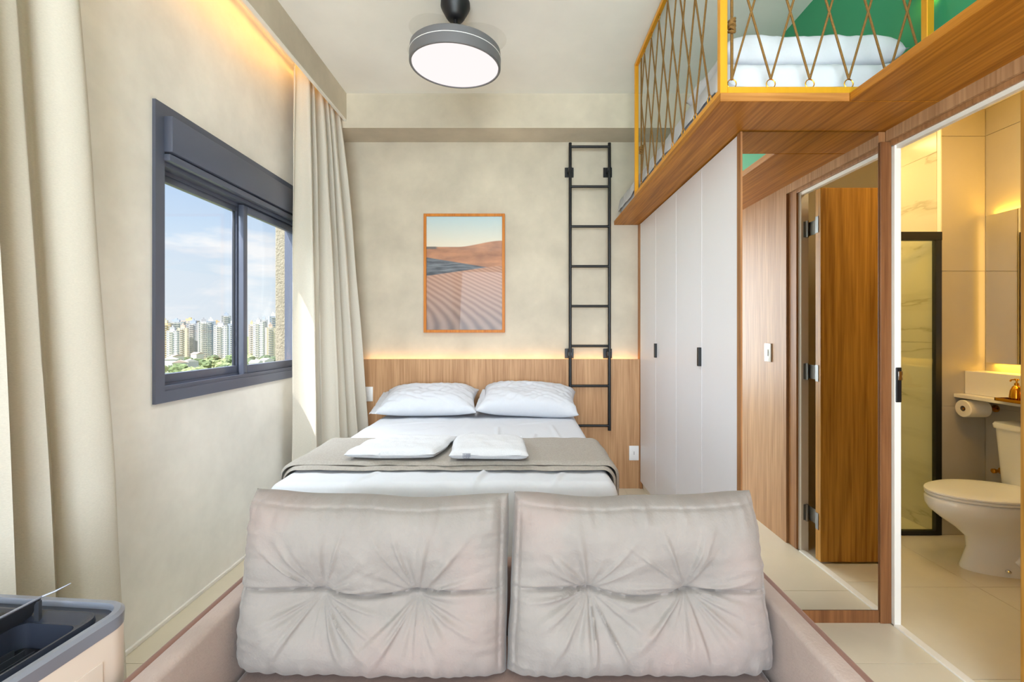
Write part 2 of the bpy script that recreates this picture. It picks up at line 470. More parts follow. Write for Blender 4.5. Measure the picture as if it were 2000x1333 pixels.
s2 = MB(); s2.box(1.6145, 1.634, 1.952, 1.958, 1.06, 1.10, bev=0.003)
obj('latch', s2, M_chrome, sk, smooth=True)

# ---------------------------------------------------------------- bathroom shell
bb = sempty('wall_bathroom_back', (2.75, 2.84, 0))
obj('masonry', B(2.613, 3.1, 2.846, 3.75, 0, 2.66), M_grout, bb)
for z0, z1 in ((0, 0.804), (0.804, 1.647), (1.647, 2.49), (2.49, 2.66)):
    obj('tile', B(2.6145, 2.8885, 2.84, 2.846, z0+0.0015, z1-0.0015), M_tile, bb)
obj('corner_trim', B(2.607, 2.6135, 2.836, 2.86, 0, 2.66), M_stone, bb)
br = sempty('wall_bathroom_right', (2.89, 2.0, 0))
obj('masonry', B(2.896, 3.1, 0.8, 2.846, 0, 2.66), M_grout, br)
for y0, y1 in ((0.9, 1.36), (1.36, 1.84), (1.84, 2.34), (2.34, 2.84)):
    for z0, z1 in ((0, 0.804), (0.804, 1.647), (1.647, 2.49), (2.49, 2.66)):
        obj('tile', B(2.89, 2.896, y0+0.0015, y1-0.0015, z0+0.0015, z1-0.0015), M_tile, br)
struct('wall_bathroom_near', B(1.634, 3.1, 0.75, 0.9, 0, 2.66), M_tile)
struct('ceiling_bathroom', B(1.634, 3.1, 0.75, 3.75, 2.66, 2.74), M_ceil)
sb = sempty('wall_shower', (2.2, 3.62, 0))
obj('masonry', B(1.634, 2.613, 3.626, 3.75, 0, 2.66), M_grout, sb)
for z0, z1 in ((0, 1.2), (1.2, 2.4), (2.4, 2.66)):
    obj('marble_slab', B(1.634, 2.600, 3.62, 3.626, z0+0.001, z1-0.001), M_marble, sb)
    obj('marble_slab', B(2.604, 2.612, 2.862, 3.62, z0+0.001, z1-0.001), M_marble, sb)

# ---------------------------------------------------------------- window in the left wall
wi = sempty('window_1', (XL, 2.56, 1.6))
cs = MB(); X0, X1 = XL, XL+0.014
oy0, oy1, oz0, oz1 = 1.916, 3.235, 0.962, 2.252
cs.prism([(oy0, oz0), (oy0, oz1), (oy0+0.05, oz1-0.05), (oy0+0.05, oz0+0.05)], 'x', X0, X1)
cs.prism([(oy1, oz0), (oy1, oz1), (oy1-0.05, oz1-0.05), (oy1-0.05, oz0+0.05)], 'x', X0, X1)
cs.prism([(oy0, oz0), (oy1, oz0), (oy1-0.05, oz0+0.05), (oy0+0.05, oz0+0.05)], 'x', X0, X1)
cs.prism([(oy0, oz1), (oy1, oz1), (oy1-0.05, oz1-0.05), (oy0+0.05, oz1-0.05)], 'x', X0, X1)
obj('window_casing', cs, M_frame, wi)
f = MB()
f.box(-1.66, XL+0.004, WY0, WY0+0.02, WZ0, WZ1); f.box(-1.66, XL+0.004, WY1-0.02, WY1, WZ0, WZ1)
f.box(-1.66, XL+0.004, WY0, WY1, WZ0, WZ0+0.030); f.box(-1.66, XL+0.004, WY0, WY1, 1.99, WZ1)
f.box(-1.605, -1.600, WY0, WY1, WZ0+0.030, WZ0+0.048); f.box(-1.562, -1.556, WY0, WY1, WZ0+0.030, WZ0+0.042)
f.box(-1.605, -1.600, WY0, WY1, 1.972, 1.99)
obj('window_frame', f, M_frame, wi)
obj('shutter_box', B(XL+0.004, XL+0.050, 1.962, 3.19, 2.045, 2.202, bev=0.006), M_frame, wi, smooth=True)
obj('shutter_lip', B(XL+0.004, XL+0.040, 1.962, 3.19, 2.008, 2.038, bev=0.004), M_frame, wi, smooth=True)
def sash(y0, y1, xc):
    s = MB(); t_ = 0.014
    s.box(xc-t_, xc+t_, y0, y0+0.038, WZ0+0.032, 1.985, bev=0.003); s.box(xc-t_, xc+t_, y1-0.038, y1, WZ0+0.032, 1.985, bev=0.003)
    s.box(xc-t_, xc+t_, y0+0.038, y1-0.038, WZ0+0.032, WZ0+0.088, bev=0.003); s.box(xc-t_, xc+t_, y0+0.038, y1-0.038, 1.945, 1.985, bev=0.003)
    so = obj('window_sash', s, M_frame, wi, smooth=True)
    obj('pane', B(xc-0.002, xc+0.002, y0+0.036, y1-0.036, WZ0+0.086, 1.947), M_glass, so)
    g = MB()
    g.box(xc-0.006, xc+0.006, y1-0.044, y1-0.037, WZ0+0.088, 1.945); g.box(xc-0.006, xc+0.006, y0+0.037, y0+0.044, WZ0+0.088, 1.945)
    obj('gasket', g, M_frame_dark, so)
sash(WY0+0.002, 2.600, -1.622)
sash(2.560, WY1-0.004, -1.582)
obj('outer_reveal', B(-1.724, -1.661, 3.188, 3.1995, WZ0, WZ1), M_facade, wi, label='rough outer reveal of the window opening')
# rough-rendered fin of the facade outside the window
struct('wall_facade_fin', B(-1.805, -1.72, 3.33, 3.75, -3, 5), M_facade)

# ================================================================== FURNITURE
# ---- loft platform
lp = thing('loft_platform', 'oak loft platform with a narrow shelf running along the green wall', 'platform', (1.2, 2.7, 2.145))
obj('platform_panel', B(0.753, 1.594, 1.73, D-0.004, 2.145, 2.177, bev=0.002), M_wood_y, lp)
obj('edge_band', B(0.753, 1.242, 1.7275, 1.7298, 2.1455, 2.1765), M_wood_x, lp)
obj('shelf_panel', B(1.243, 1.594, -2.88, 1.727, 2.145, 2.177, bev=0.002), M_wood_y, lp)

# ---- rope railing: gold square tube frames, ropes laced through rings
LB, LT = 2.178, 3.075
def sqbar(p, q, w=0.024):
    m = MB(); h = w/2
    x0, x1 = sorted((p[0], q[0])); y0, y1 = sorted((p[1], q[1])); z0, z1 = sorted((p[2], q[2]))
    if x0 == x1: x0 -= h; x1 += h
    if y0 == y1: y0 -= h; y1 += h
    if z0 == z1: z0 -= h; z1 += h
    return m.box(x0, x1, y0, y1, z0, z1, bev=0.002, seg=1)
XS, YF = 0.768, 1.746
rl = thing('loft_railing', 'gold railing laced with brown rope around the loft bed', 'railing', (1.1, 2.2, LB))
obj('post', sqbar((XS, YF, LB), (XS, YF, LT), 0.028), M_gold, rl)
obj('post', sqbar((XS, 3.06, LB), (XS, 3.06, LT)), M_gold, rl)
obj('post', sqbar((1.555, YF, LB), (1.555, YF, LT), 0.028), M_gold, rl)
for z in (LB+0.013, LT-0.012):
    obj('rail', sqbar((XS+0.014, YF, z), (1.541, YF, z), 0.026), M_gold, rl)
    obj('rail', sqbar((XS, YF+0.014, z), (XS, 3.048, z)), M_gold, rl)
def torus(c, r, rr, ax):
    pts = []
    for k in range(14):
        a = 2*PI*k/14
        pts.append((c[0]+(r*math.cos(a) if ax == 'x' else 0), c[1]+(r*math.cos(a) if ax == 'y' else 0), c[2]+r*math.sin(a)))
    return MB().tube(pts, rr, 6, closed=True)
def lace(fn, n, ax, first):
    zb, zt = LB+0.043, LT-0.042
    for i in range(n+1):
        obj('ring', torus(fn(i, zb), 0.017, 0.0022, ax), M_goldshine, rl, smooth=True)
        obj('ring', torus(fn(i+0.5, zt), 0.017, 0.0022, ax), M_goldshine, rl, smooth=True) if i < n else None
    for i in range(n+1):
        for s_ in (-1.5, 1.5):
            j = i+s_; a = Vector(fn(i, zb+0.018))
            t_ = 1.0
            if j < 0: t_ = i/1.5
            if j > n: t_ = (n-i)/1.5
            if t_ <= 0.01: continue
            full = Vector(fn(j, zt-0.018)); e_ = a+(full-a)*t_
            obj('rope', MB().tube([a, a.lerp(e_, .5)+Vector((0, 0, 0)), e_], 0.0042, 6), M_rope, rl, smooth=True)
            if 0.01 < t_ < 1:     # laced on from the end post up to the top rail
                a2 = e_; e2 = Vector(fn(i+s_*t_-s_*(1-t_), zt-0.018))
                obj('rope', MB().tube([a2, e2], 0.0042, 6), M_rope, rl, smooth=True)
    for i in ((0,) if first else (n,)):
        k = fn(i, zb)
        r_ = MB().tube([(k[0], k[1], zb+0.015), (k[0], k[1], zt)], 0.0055, 6)
        for q in range(5):
            r_.tube([(k[0]+0.010*math.cos(q*1.3+a), k[1]+0.010*math.sin(q*1.3+a), zb+0.20+q*0.011+0.006*math.sin(a)) for a in [x*0.7 for x in range(9)]], 0.006, 6, closed=True)
        obj('rope', r_, M_rope, rl, smooth=True)
lace(lambda i, z: (XS+0.036+0.1495*i, YF, z), 5, 'x', True)
lace(lambda i, z: (XS, 1.868+0.1525*i, z), 7, 'y', False)

# ---- wardrobe
wx = 0.953; zt = 2.143
wd = thing('wardrobe', 'white built-in wardrobe with tall flat doors under the loft', 'wardrobe', (1.27, 2.85, 0))
obj('carcass', B(wx+0.022, 1.594, 2.02, D-0.004, 0.0, zt), M_white, wd)
obj('filler_strip', B(wx-0.004, wx+0.02, 3.676, D-0.004, 0, zt), M_wood_edge, wd)
obj('end_panel', B(wx-0.002, 1.606, 1.990, 2.016, 0, zt), M_wood_edge, wd, label='thin oak end panel behind the mirror')
obj('plinth', B(wx+0.03, wx+0.04, 2.018, 3.676, 0, 0.06), M_black, wd)
ys = [2.018, 2.415, 2.820, 3.25, 3.674]
for k in range(4):
    dr = obj('door', B(wx, wx+0.020, ys[k]+0.0016, ys[k+1]-0.0016, 0.06, zt-0.004, bev=0.0012, seg=1), M_lacquer, wd)
    if k in (1, 2):
        yy = ys[1]+0.006 if k == 1 else ys[3]-0.03
        hb = MB(); hb.box(wx-0.016, wx+0.001, yy, yy+0.022, 1.085, 1.185, bev=0.002); 
        obj('handle', hb, M_black, dr)
# ---- tall mirror on the wardrobe end
mi = thing('tall_mirror', 'tall mirror on the wardrobe end beside the bathroom door, reflecting the door', 'mirror', (1.27, 1.985, 0))
obj('mirror_glass', B(wx+0.006, 1.553, 1.984, 1.989, 0.056, zt-0.002), M_mirror, mi)
obj('plinth_strip', B(wx+0.004, 1.553, 1.982, 1.989, 0, 0.054), M_wood_strip, mi)
obj('side_strip', B(1.556, 1.604, 1.976, 1.989, 0, 2.095, bev=0.002), M_wood_strip, mi)
obj('edge_strip', B(wx-0.003, wx+0.005, 1.980, 1.989, 0, zt-0.002), M_wood_edge, mi)

# ---- headboard
hd = thing('headboard', 'wide oak headboard panel with amber light along its top edge', 'headboard', (-0.2, 3.70, 0))
obj('panel', B(-1.34, 0.948, 3.680, 3.698, 0, 1.046, bev=0.001, seg=1), M_wood_z, hd)
obj('batten', B(-1.34, 0.948, 3.698, D-0.002, 0, 1.01), M_wood_z, hd)
obj('light_strip', B(-1.33, 0.945, 3.720, 3.734, 1.0105, 1.018), M_led, hd)

# ---- bed
BX0, BX1, BY0, BY1, BZ = -1.03, 0.39, 1.83, 3.635, 0.657
bd = thing('bed', 'double bed with white sheet on a box base in front of the headboard', 'bed', (-0.32, 2.75, 0))
obj('box_base', B(BX0+0.02, BX1-0.02, BY0+0.02, BY1, 0.05, 0.36, bev=0.02), M_sheet, bd, smooth=True)
for x in (BX0+0.12, BX1-0.12):
    for y in (BY0+0.12, BY1-0.12):
        obj('leg', MB().lathe([(0.03, 0), (0.025, 0.05)], (x, y, 0), n=14), M_blackplastic, bd)
def bed_top(u, v):
    x = BX0+(BX1-BX0)*u; y = BY0+(BY1-BY0)*v
    z = BZ-0.004+0.005*nse(x*3.1, y*3.1)+0.004*nse(x*9, y*5, 4)+0.0035*abs(nse(x*5+y*2, y*4-x*3, 9))
    for (xa, ya, xb, yb, h) in ((-0.14, 2.56, -0.16, 2.95, .007), (-0.20, 1.83, -0.155, 2.05, .008), (0.05, 2.5, 0.075, 2.75, .006), (0.22, 2.5, 0.19, 3.0, .005), (-0.45, 2.5, -0.30, 2.78, .005),
                           (-0.7, 1.85, -0.62, 2.0, .006), (0.12, 1.83, 0.18, 2.0, .006), (-0.62, 2.55, -0.35, 2.7, .004), (-0.9, 2.6, -0.5, 2.95, .004), (-0.05, 3.0, 0.25, 3.15, .004), (-0.88, 3.0, -0.5, 3.12, .004)):
        ax, ay = xb-xa, yb-ya; L2 = ax*ax+ay*ay
        t_ = max(0, min(1, ((x-xa)*ax+(y-ya)*ay)/L2))
        d2 = (x-xa-ax*t_)**2+(y-ya-ay*t_)**2
        z += 1.7*h*math.exp(-d2/0.00016)*math.sin(PI*min(1, max(0.05, t_)))**.5
    r = 0.045
    for e_ in (x-BX0, BX1-x, y-BY0):
        if e_ < r: z -= r-math.sqrt(max(0, r*r-(r-e_)**2))
    return Vector((x, y, z))
mt = MB(); NU, NV = 190, 200
mt.grid(bed_top, NU, NV)
def edge_u(s): return 0.5-0.5*math.cos(PI*s)
mt.bm.verts.ensure_lookup_table()
def skirt(f, n):
    def g(u, v):
        p = f(u); d = v
        q = Vector(p); q.z = p.z+(0.34-p.z)*d
        return q
    mt.grid(g, n, 6)
skirt(lambda s: bed_top(s, 0), NU); skirt(lambda s: bed_top(0, s), NV); skirt(lambda s: bed_top(1, s), NV); skirt(lambda s: bed_top(s, 1), NU)
bmesh.ops.remove_doubles(mt.bm, verts=mt.bm.verts, dist=1e-5)
obj('mattress', mt, M_sheet, bd, smooth=True, angle=80, label='mattress in a wrinkled white sheet')

# ---- pillows
def pillow_mesh(w, d, h, cx, cy, cz, seed, mtx=None, flange=0.0, N=46, M=34, pw=4.0):
    m = MB(); rnd = random.Random(seed); ph = [rnd.uniform(0, 50) for _ in range(4)]
    def prof(u, v):
        a = max(0, 1-abs(u)**pw); b_ = max(0, 1-abs(v)**pw)
        return (a*b_)**0.55
    def f(side):
        def g(s, t):
            u, v = 2*s-1, 2*t-1
            k = prof(u, v)
            px = u*w/2*(1-0.07*(1-abs(u)**2)*abs(v)**3*0+0.035*abs(u*v)-0.05*(1-v*v)*abs(u)**3*0)
            py = v*d/2*(1+0.03*abs(u*v))
            # pinch the long edges inwards a little
            px *= 1-0.05*(1-v*v)*(abs(u)**4); py *= 1-0.05*(1-u*u)*(abs(v)**4)
            wr = 0.05*h*nse(u*3+ph[0], v*3+ph[1])*k+0.12*h*nse(u*7+ph[2], v*4+ph[3])*(1-k)*min(1, k*4)
            wr += (0.16*h*abs(nse(u*2.2+v*3.1+ph[1], ph[2]))-0.11*h*abs(nse(u*4.5-v*2.0+ph[3], v*2.5+ph[0])))*k
            pz = (h*0.62*k+wr) if side > 0 else -(h*0.38*k)
            if k <= 0: pz = 0.02*h*nse(u*9+ph[0], v*9)
            return Vector((px, py, pz))
        return g
    m.grid(f(1), N, M); m.grid(f(-1), N, M)
    bmesh.ops.remove_doubles(m.bm, verts=m.bm.verts, dist=1e-5)
    if flange:
        t_ = 0.006
        for (x0, x1, y0, y1) in ((-w/2-flange, -w/2+0.02, -d/2*0.96, d/2*0.96), ):
            m.grid(lambda s, t: Vector((x0+(x1-x0)*s, y0+(y1-y0)*t, t_*nse(s*3, t*9, seed)*2.0-0.01*(1-s))), 6, 20)
    T = Matrix.Translation((cx, cy, cz)) @ (mtx or Matrix.Identity(4))
    bmesh.ops.transform(m.bm, matrix=T, verts=m.bm.verts)
    return m
def rot(rx=0, ry=0, rz=0):
    return Matrix.Rotation(R(rz), 4, 'Z') @ Matrix.Rotation(R(ry), 4, 'Y') @ Matrix.Rotation(R(rx), 4, 'X')
p1 = thing('pillow', 'white bed pillow on the window side against the headboard', 'pillow', (-0.66, 3.42, 0.66), 'pillows on the double bed')
obj('pillowcase', pillow_mesh(0.69, 0.44, 0.17, -0.69, 3.41, 0.750, 3, rot(14, 0, 3), 0.05, pw=3.0, N=80, M=60), M_sheet, p1, smooth=True, angle=80)
p2 = thing('pillow', 'white bed pillow on the ladder side against the headboard', 'pillow', (0.03, 3.43, 0.66), 'pillows on the double bed')
obj('pillowcase', pillow_mesh(0.70, 0.44, 0.17, 0.048, 3.41, 0.752, 8, rot(14, 2, -3), 0.03, pw=4.5, N=80, M=60), M_sheet, p2, smooth=True, angle=80)

# ---- grey throw over the foot of the bed
def strip_profile(zt_, over, hang, r=0.05):
    pts = []
    x0, x1 = BX0-over, BX1+over
    for k in range(8): pts.append((x0, zt_-hang+(hang-r)*k/7))
    for k in range(1, 7): a = PI-k*PI/14; pts.append((x0+r+r*math.cos(a), zt_-r+r*math.sin(a)))
    for k in range(61): pts.append((x0+r+(x1-x0-2*r)*k/60, zt_))
    for k in range(1, 7): a = PI/2-k*PI/14; pts.append((x1-r+r*math.cos(a), zt_-r+r*math.sin(a)))
    for k in range(8): pts.append((x1, zt_-r-(hang-r)*k/7))
    return pts
def throw_layer(y0, y1, zt_, over, hang, th, seed):
    P = strip_profile(zt_, over, hang); n = len(P)-1; Mv = 34
    m = MB()
    def ring_point(i, t):
        x, z = P[i]
        ya = y0+0.014*nse(x*4.0, seed)+0.010*nse(x*11, seed, 3)
        yb = y1+0.02*nse(x*3.0, seed+9)
        y = ya+(yb-ya)*t
        wob = 0.004*nse(x*6, y*6, seed)+0.003*nse(x*16, y*9, seed)
        e_ = min(t, 1-t)*(yb-ya); e_ = min(1, e_/0.014)
        rr = th*math.sqrt(max(0, 1-(1-e_)**2))
        return x, y, z, wob, rr
    def top(s, t):
        i = round(s*n); x, y, z, wob, rr = ring_point(i, t)
        a = P[max(i-1, 0)]; b_ = P[min(i+1, n)]; dx, dz = b_[0]-a[0], b_[1]-a[1]; l = math.hypot(dx, dz) or 1
        nx, nz_ = -dz/l, dx/l
        return Vector((x+nx*(rr+wob), y, z+nz_*(rr+wob)))
    def bot(s, t):
        i = round(s*n); x, y, z, wob, rr = ring_point(i, t)
        return Vector((x, y, z))
    m.grid(top, n, Mv); m.grid(bot, n, Mv)
    bmesh.ops.remove_doubles(m.bm, verts=m.bm.verts, dist=1e-5)
    return m
tw = thing('throw_blanket', 'grey throw blanket folded across the foot of the double bed', 'blanket', (-0.32, 2.24, 0.66))
obj('lower_fold', throw_layer(1.985, 2.50, 0.664, 0.010, 0.28, 0.013, 2.0), M_throw, tw, smooth=True, angle=70)
obj('upper_fold', throw_layer(2.005, 2.485, 0.680, 0.026, 0.24, 0.013, 7.0), M_throw, tw, smooth=True, angle=70)

# ---- folded towels on the throw
def towel(x0, x1, y0, y1, z0, th, seed, skew=0.0):
    m = MB()
    def g(side):
        def f(s, t):
            u, v = 2*s-1, 2*t-1
            k = (max(0, 1-abs(u)**10)*max(0, 1-abs(v)**8))**0.5
            x = x0+(x1-x0)*s+skew*(t-0.5)+0.012*nse(t*3+seed, s); y = y0+(y1-y0)*t+0.012*nse(s*3, seed)
            z = z0+(th*0.5+th*0.5*k+0.005*nse(x*12, y*12, seed)+0.003*nse(x*30, y*30, seed)*k-0.012*max(0, t-.5)*2) if side > 0 else z0+th*0.5-th*0.5*k
            return Vector((x, y, z))
        return f
    m.grid(g(1), 50, 44); m.grid(g(-1), 50, 44)
    bmesh.ops.remove_doubles(m.bm, verts=m.bm.verts, dist=1e-5)
    return m
def embroidery(cx, y, z, parent):
    m = MB()
    for k, dx in enumerate((-0.016, -0.009, -0.002, 0.003, 0.008, 0.013)):
        m.box(cx+dx, cx+dx+0.003, y-0.0015, y, z-0.009+(0.002 if k % 2 else 0), z+0.007)
    m.box(cx-0.018, cx+0.018, y-0.0015, y, z+0.008, z+0.0095); m.box(cx-0.014, cx+0.014, y-0.0015, y, z-0.0125, z-0.011)
    obj('embroidery', m, plain('grey_thread', srgb(120, 124, 142), 0.8), parent, label='small grey embroidered emblem')
t1 = thing('folded_towel', 'folded white towel on the throw, nearer the window', 'towel', (-0.55, 2.19, 0.69), 'towels on the throw')
obj('towel_body', towel(-0.765, -0.360, 2.02, 2.40, 0.696, 0.050, 1.3, 0.05), M_towel, t1, smooth=True, angle=80)
t2 = thing('folded_towel', 'folded white towel on the throw with an embroidered emblem, nearer the wardrobe', 'towel', (-0.17, 2.19, 0.69), 'towels on the throw')
o_ = obj('towel_body', towel(-0.335, 0.014, 2.005, 2.39, 0.696, 0.054, 4.7, -0.03), M_towel, t2, smooth=True, angle=80)
embroidery(-0.245, 2.002, 0.724, o_)

# ---- framed dune print on the back wall
def print_material():
    m, t, b, o = newmat('dune_print')
    L = t.links.new; N = t.nodes.new
    c = N('ShaderNodeTexCoord'); s = N('ShaderNodeSeparateXYZ'); L(c.outputs['Object'], s.inputs[0])
    def M(op, a, b_=None, c_=None):
        n = N('ShaderNodeMath'); n.operation = op
        for i, v in enumerate((a, b_, c_)):
            if v is None: continue
            if isinstance(v, (int, float)): n.inputs[i].default_value = v
            else: L(v, n.inputs[i])
        return n.outputs[0]
    def mix(f, a, b_):
        n = N('ShaderNodeMixRGB')
        if isinstance(f, (int, float)): n.inputs[0].default_value = f
        else: L(f, n.inputs[0])
        for i, v in ((1, a), (2, b_)):
            if isinstance(v, tuple): n.inputs[i].default_value = v
            else: L(v, n.inputs[i])
        return n.outputs[0]
    def step(x, w=0.004): # 1 when x > 0
        n = N('ShaderNodeMapRange'); n.inputs['From Min'].default_value = -w; n.inputs['From Max'].default_value = w
        L(x, n.inputs['Value']); return n.outputs[0]
    p = M('MULTIPLY_ADD', s.outputs['X'], 1/0.61, 0.5); q = M('MULTIPLY_ADD', s.outputs['Z'], -1/0.92, 0.5)
    def noise_(scale, sx=1, sz=1, det=4, dist=0):
        mp = N('ShaderNodeMapping'); mp.inputs['Scale'].default_value = (sx, 1, sz); L(c.outputs['Object'], mp.inputs[0])
        z = N('ShaderNodeTexNoise'); z.inputs['Scale'].default_value = scale; z.inputs['Detail'].default_value = det; z.inputs['Distortion'].default_value = dist
        L(mp.outputs[0], z.inputs['Vector']); return z.outputs[0]
    sky = mix(M('MULTIPLY', q, 4.2), srgb(176, 198, 202), srgb(218, 208, 188))
    sk = N('ShaderNodeMapRange'); sk.interpolation_type = 'SMOOTHSTEP'
    sk.inputs['From Min'].default_value = 0.4; sk.inputs['From Max'].default_value = 1.0; L(p, sk.inputs['Value'])
    crest = M('MULTIPLY_ADD', sk.outputs[0], -0.055, 0.266)
    n1 = noise_(5, 1, 3.5)
    dune = mix(step(M('SUBTRACT', n1, 0.5), 0.16), srgb(190, 130, 90), srgb(146, 96, 68))
    lake = mix(step(M('SUBTRACT', noise_(6, 1, 10), 0.52), 0.12), srgb(46, 50, 58), srgb(112, 116, 122))
    # ripples
    mp = N('ShaderNodeMapping'); mp.inputs['Rotation'].default_value = (0, R(-24), 0); L(c.outputs['Object'], mp.inputs[0])
    sx = N('ShaderNodeSeparateXYZ'); L(mp.outputs[0], sx.inputs[0])
    ph = M('MULTIPLY_ADD', noise_(7, 1, 1.3, 3), 1.7, M('MULTIPLY', M('POWER', M('MAXIMUM', M('SUBTRACT', 1.5, q), 0.05), 0.9), M('MULTIPLY', sx.outputs['Z'], 250)))
    rip = M('MULTIPLY_ADD', M('SINE', ph), 0.5, 0.5)
    low = mix(M('MULTIPLY', M('SUBTRACT', q, 0.45), 1.8), srgb(186, 140, 112), srgb(146, 124, 114))
    shade = mix(M('MULTIPLY', M('SUBTRACT', q, 0.45), 1.8), srgb(156, 108, 84), srgb(96, 80, 76))
    sand = mix(M('MULTIPLY', rip, 0.85), low, shade)
    img = mix(step(M('SUBTRACT', q, crest)), sky, dune)
    up = M('SUBTRACT', q, M('MULTIPLY_ADD', p, 0.108, 0.36))
    lo = M('SUBTRACT', q, M('MAXIMUM', M('MULTIPLY_ADD', p, -0.095, 0.524), M('MULTIPLY_ADD', p, -0.02, 0.455)))
    img = mix(M('MULTIPLY', step(up), step(M('SUBTRACT', 0.82, p), .01)), img, lake)
    far = M('MULTIPLY', step(M('SUBTRACT', 0.13, p), .02), M('MULTIPLY', step(M('SUBTRACT', q, 0.264)), step(M('SUBTRACT', 0.285, q))))
    img = mix(far, img, srgb(96, 88, 82))
    img = mix(step(lo), img, sand)
    L(img, b.inputs['Base Color']); b.inputs['Roughness'].default_value = 0.5
    b.inputs['Coat Weight'].default_value = 0.22; b.inputs['Coat Roughness'].default_value = 0.02
    return m
PX0, PX1, PZ0, PZ1 = -0.805, -0.142, 1.262, 2.233
pic = thing('picture_frame', 'orange wood framed print of desert dunes on the plaster wall', 'picture', ((PX0+PX1)/2, D, (PZ0+PZ1)/2))
M_frameorange = wood('orange_frame_wood', srgb(206, 130, 52), srgb(178, 100, 32), 2)
fw = 0.022
fr = MB()
for a in ('l', 'r', 'b', 't'):
    x0, x1, z0, z1 = {'l': (PX0, PX0+fw, PZ0, PZ1), 'r': (PX1-fw, PX1, PZ0, PZ1), 'b': (PX0+fw, PX1-fw, PZ0, PZ0+fw), 't': (PX0+fw, PX1-fw, PZ1-fw, PZ1)}[a]
    fr.box(x0, x1, D-0.030, D-0.001, z0, z1, bev=0.0015, seg=1)
obj('frame', fr, M_frameorange, pic)
obj('print', B(PX0+fw, PX1-fw, D-0.018, D-0.012, PZ0+fw, PZ1-fw), print_material(), pic, label='print of sand dunes with a dark lake')

# ---- ladder fixed to the back wall
LX0, LX1, LY = 0.385, 0.700, 3.655
ld = thing('ladder', 'black steel ladder fixed to the back wall beside the wardrobe', 'ladder', (0.54, D, 0.46))
for x in (LX0, LX1):
    obj('side_rail', MB().tube([(x, LY, 0.475), (x, LY, 2.785)], 0.0125, 14), M_black, ld, smooth=True)
for k in range(8):
    obj('rung', MB().tube([(LX0, LY, 0.513+0.3203*k), (LX1, LY, 0.513+0.3203*k)], 0.0105, 12), M_black, ld, smooth=True)
for x in (LX0, LX1):
    for z in (1.09, 2.575):
        bk = MB(); yb = D if z > 2 else D
        bk.box(x-0.036, x+0.036, yb-0.012, yb-0.001, z-0.040, z+0.040, bev=0.003)
        bk.box(x-0.014, x+0.014, LY-0.010, yb-0.012, z-0.014, z+0.014)
        obj('wall_bracket', bk, M_black, ld)

# ---- sockets and switches
def plate(name, label, cat, c, nrm, w=0.078, h=0.118, kind='socket'):
    o = thing(name, label, cat, c)
    ax = 0 if nrm[0] else 1; sgn = nrm[ax]
    def bx(hw, hz, d0, d1, oz=0, bev=0.002):
        lo, hi = [c[0]-hw, c[1]-hw, c[2]+oz-hz], [c[0]+hw, c[1]+hw, c[2]+oz+hz]
        a, b_ = sorted((c[ax]+sgn*d0, c[ax]+sgn*d1)); lo[ax], hi[ax] = a, b_
        return MB().box(lo[0], hi[0], lo[1], hi[1], lo[2], hi[2], bev=bev)
    obj('cover_plate', bx(w/2, h/2, 0.0, 0.008, bev=0.003), M_plate, o, smooth=True)
    if kind == 'switch': obj('rocker', bx(0.011, 0.022, 0.008, 0.012), M_plate, o)
    else:
        s_ = obj('outlet', bx(0.012, 0.020, 0.008, 0.0095, bev=0.0005), M_plate, o)
        h_ = MB()
        for dz in (-0.009, 0, 0.009):
            q = bx(0.0025, 0.0025, 0.0094, 0.0100, oz=dz, bev=0); me = bpy.data.meshes.new('t'); q.bm.to_mesh(me); h_.bm.from_mesh(me); q.bm.free(); bpy.data.meshes.remove(me)
        obj('pin_holes', h_, M_black, s_)
    return o
plate('wall_socket', 'white wall socket low on the headboard beside the wardrobe', 'socket', (0.902, 3.680, 0.288), (0, -1, 0))
plate('light_switch', 'white switch plate on the headboard beside the curtain', 'switch', (-1.245, 3.680, 0.765), (0, -1, 0), kind='switch')
plate('light_switch', 'white switch plate on the oak wall seen in the tall mirror', 'switch', (XR, 1.04, 1.135), (-1, 0, 0), kind='switch')

# ---- ceiling fan with lamp
fx, fy = -0.370, 2.52
fan = thing('ceiling_fan_light', 'round grey ceiling fan lamp with folded clear blades', 'ceiling lamp', (fx, fy, HC))
obj('canopy', MB().lathe([(0.080, -0.0), (0.081, -0.022), (0.075, -0.036), (0.052, -0.078), (0.042, -0.092), (0.030, -0.096)], (fx, fy, HC-0.0005), n=40), M_blackplastic, fan, smooth=True)
obj('rod', MB().tube([(fx, fy, HC-0.09), (fx, fy, 2.825)], 0.012, 12), M_black, fan, smooth=True)
TI = Matrix.Translation((fx, fy, 2.737)) @ rot(3.4, 1.6, 0) @ Matrix.Translation((-fx, -fy, -2.737))
def tilt(mb): bmesh.ops.transform(mb.bm, matrix=TI, verts=mb.bm.verts); return mb
dcol = plain('grey_enamel', srgb(112, 112, 116), 0.4, metal=0.25)
obj('drum', tilt(MB().lathe([(0.10, 0.094), (0.238, 0.092), (0.247, 0.084), (0.250, 0.05), (0.250, 0.0), (0.247, -0.004), (0.238, -0.004), (0.238, 0.01), (0.05, 0.01)], (fx, fy, 2.737), n=72, cap=False)), dcol, fan, smooth=True, angle=30)
obj('trim_ring', tilt(MB().lathe([(0.2500, 0.047), (0.2515, 0.047), (0.2515, 0.050), (0.2500, 0.050)], (fx, fy, 2.737), n=72, cap=False)), M_plate, fan, smooth=True)
obj('diffuser', tilt(MB().lathe([(0.237, 0.006), (0.236, 0.000), (0.10, -0.001), (0.002, -0.001)], (fx, fy, 2.737), n=64)), M_lamp, fan, smooth=True)
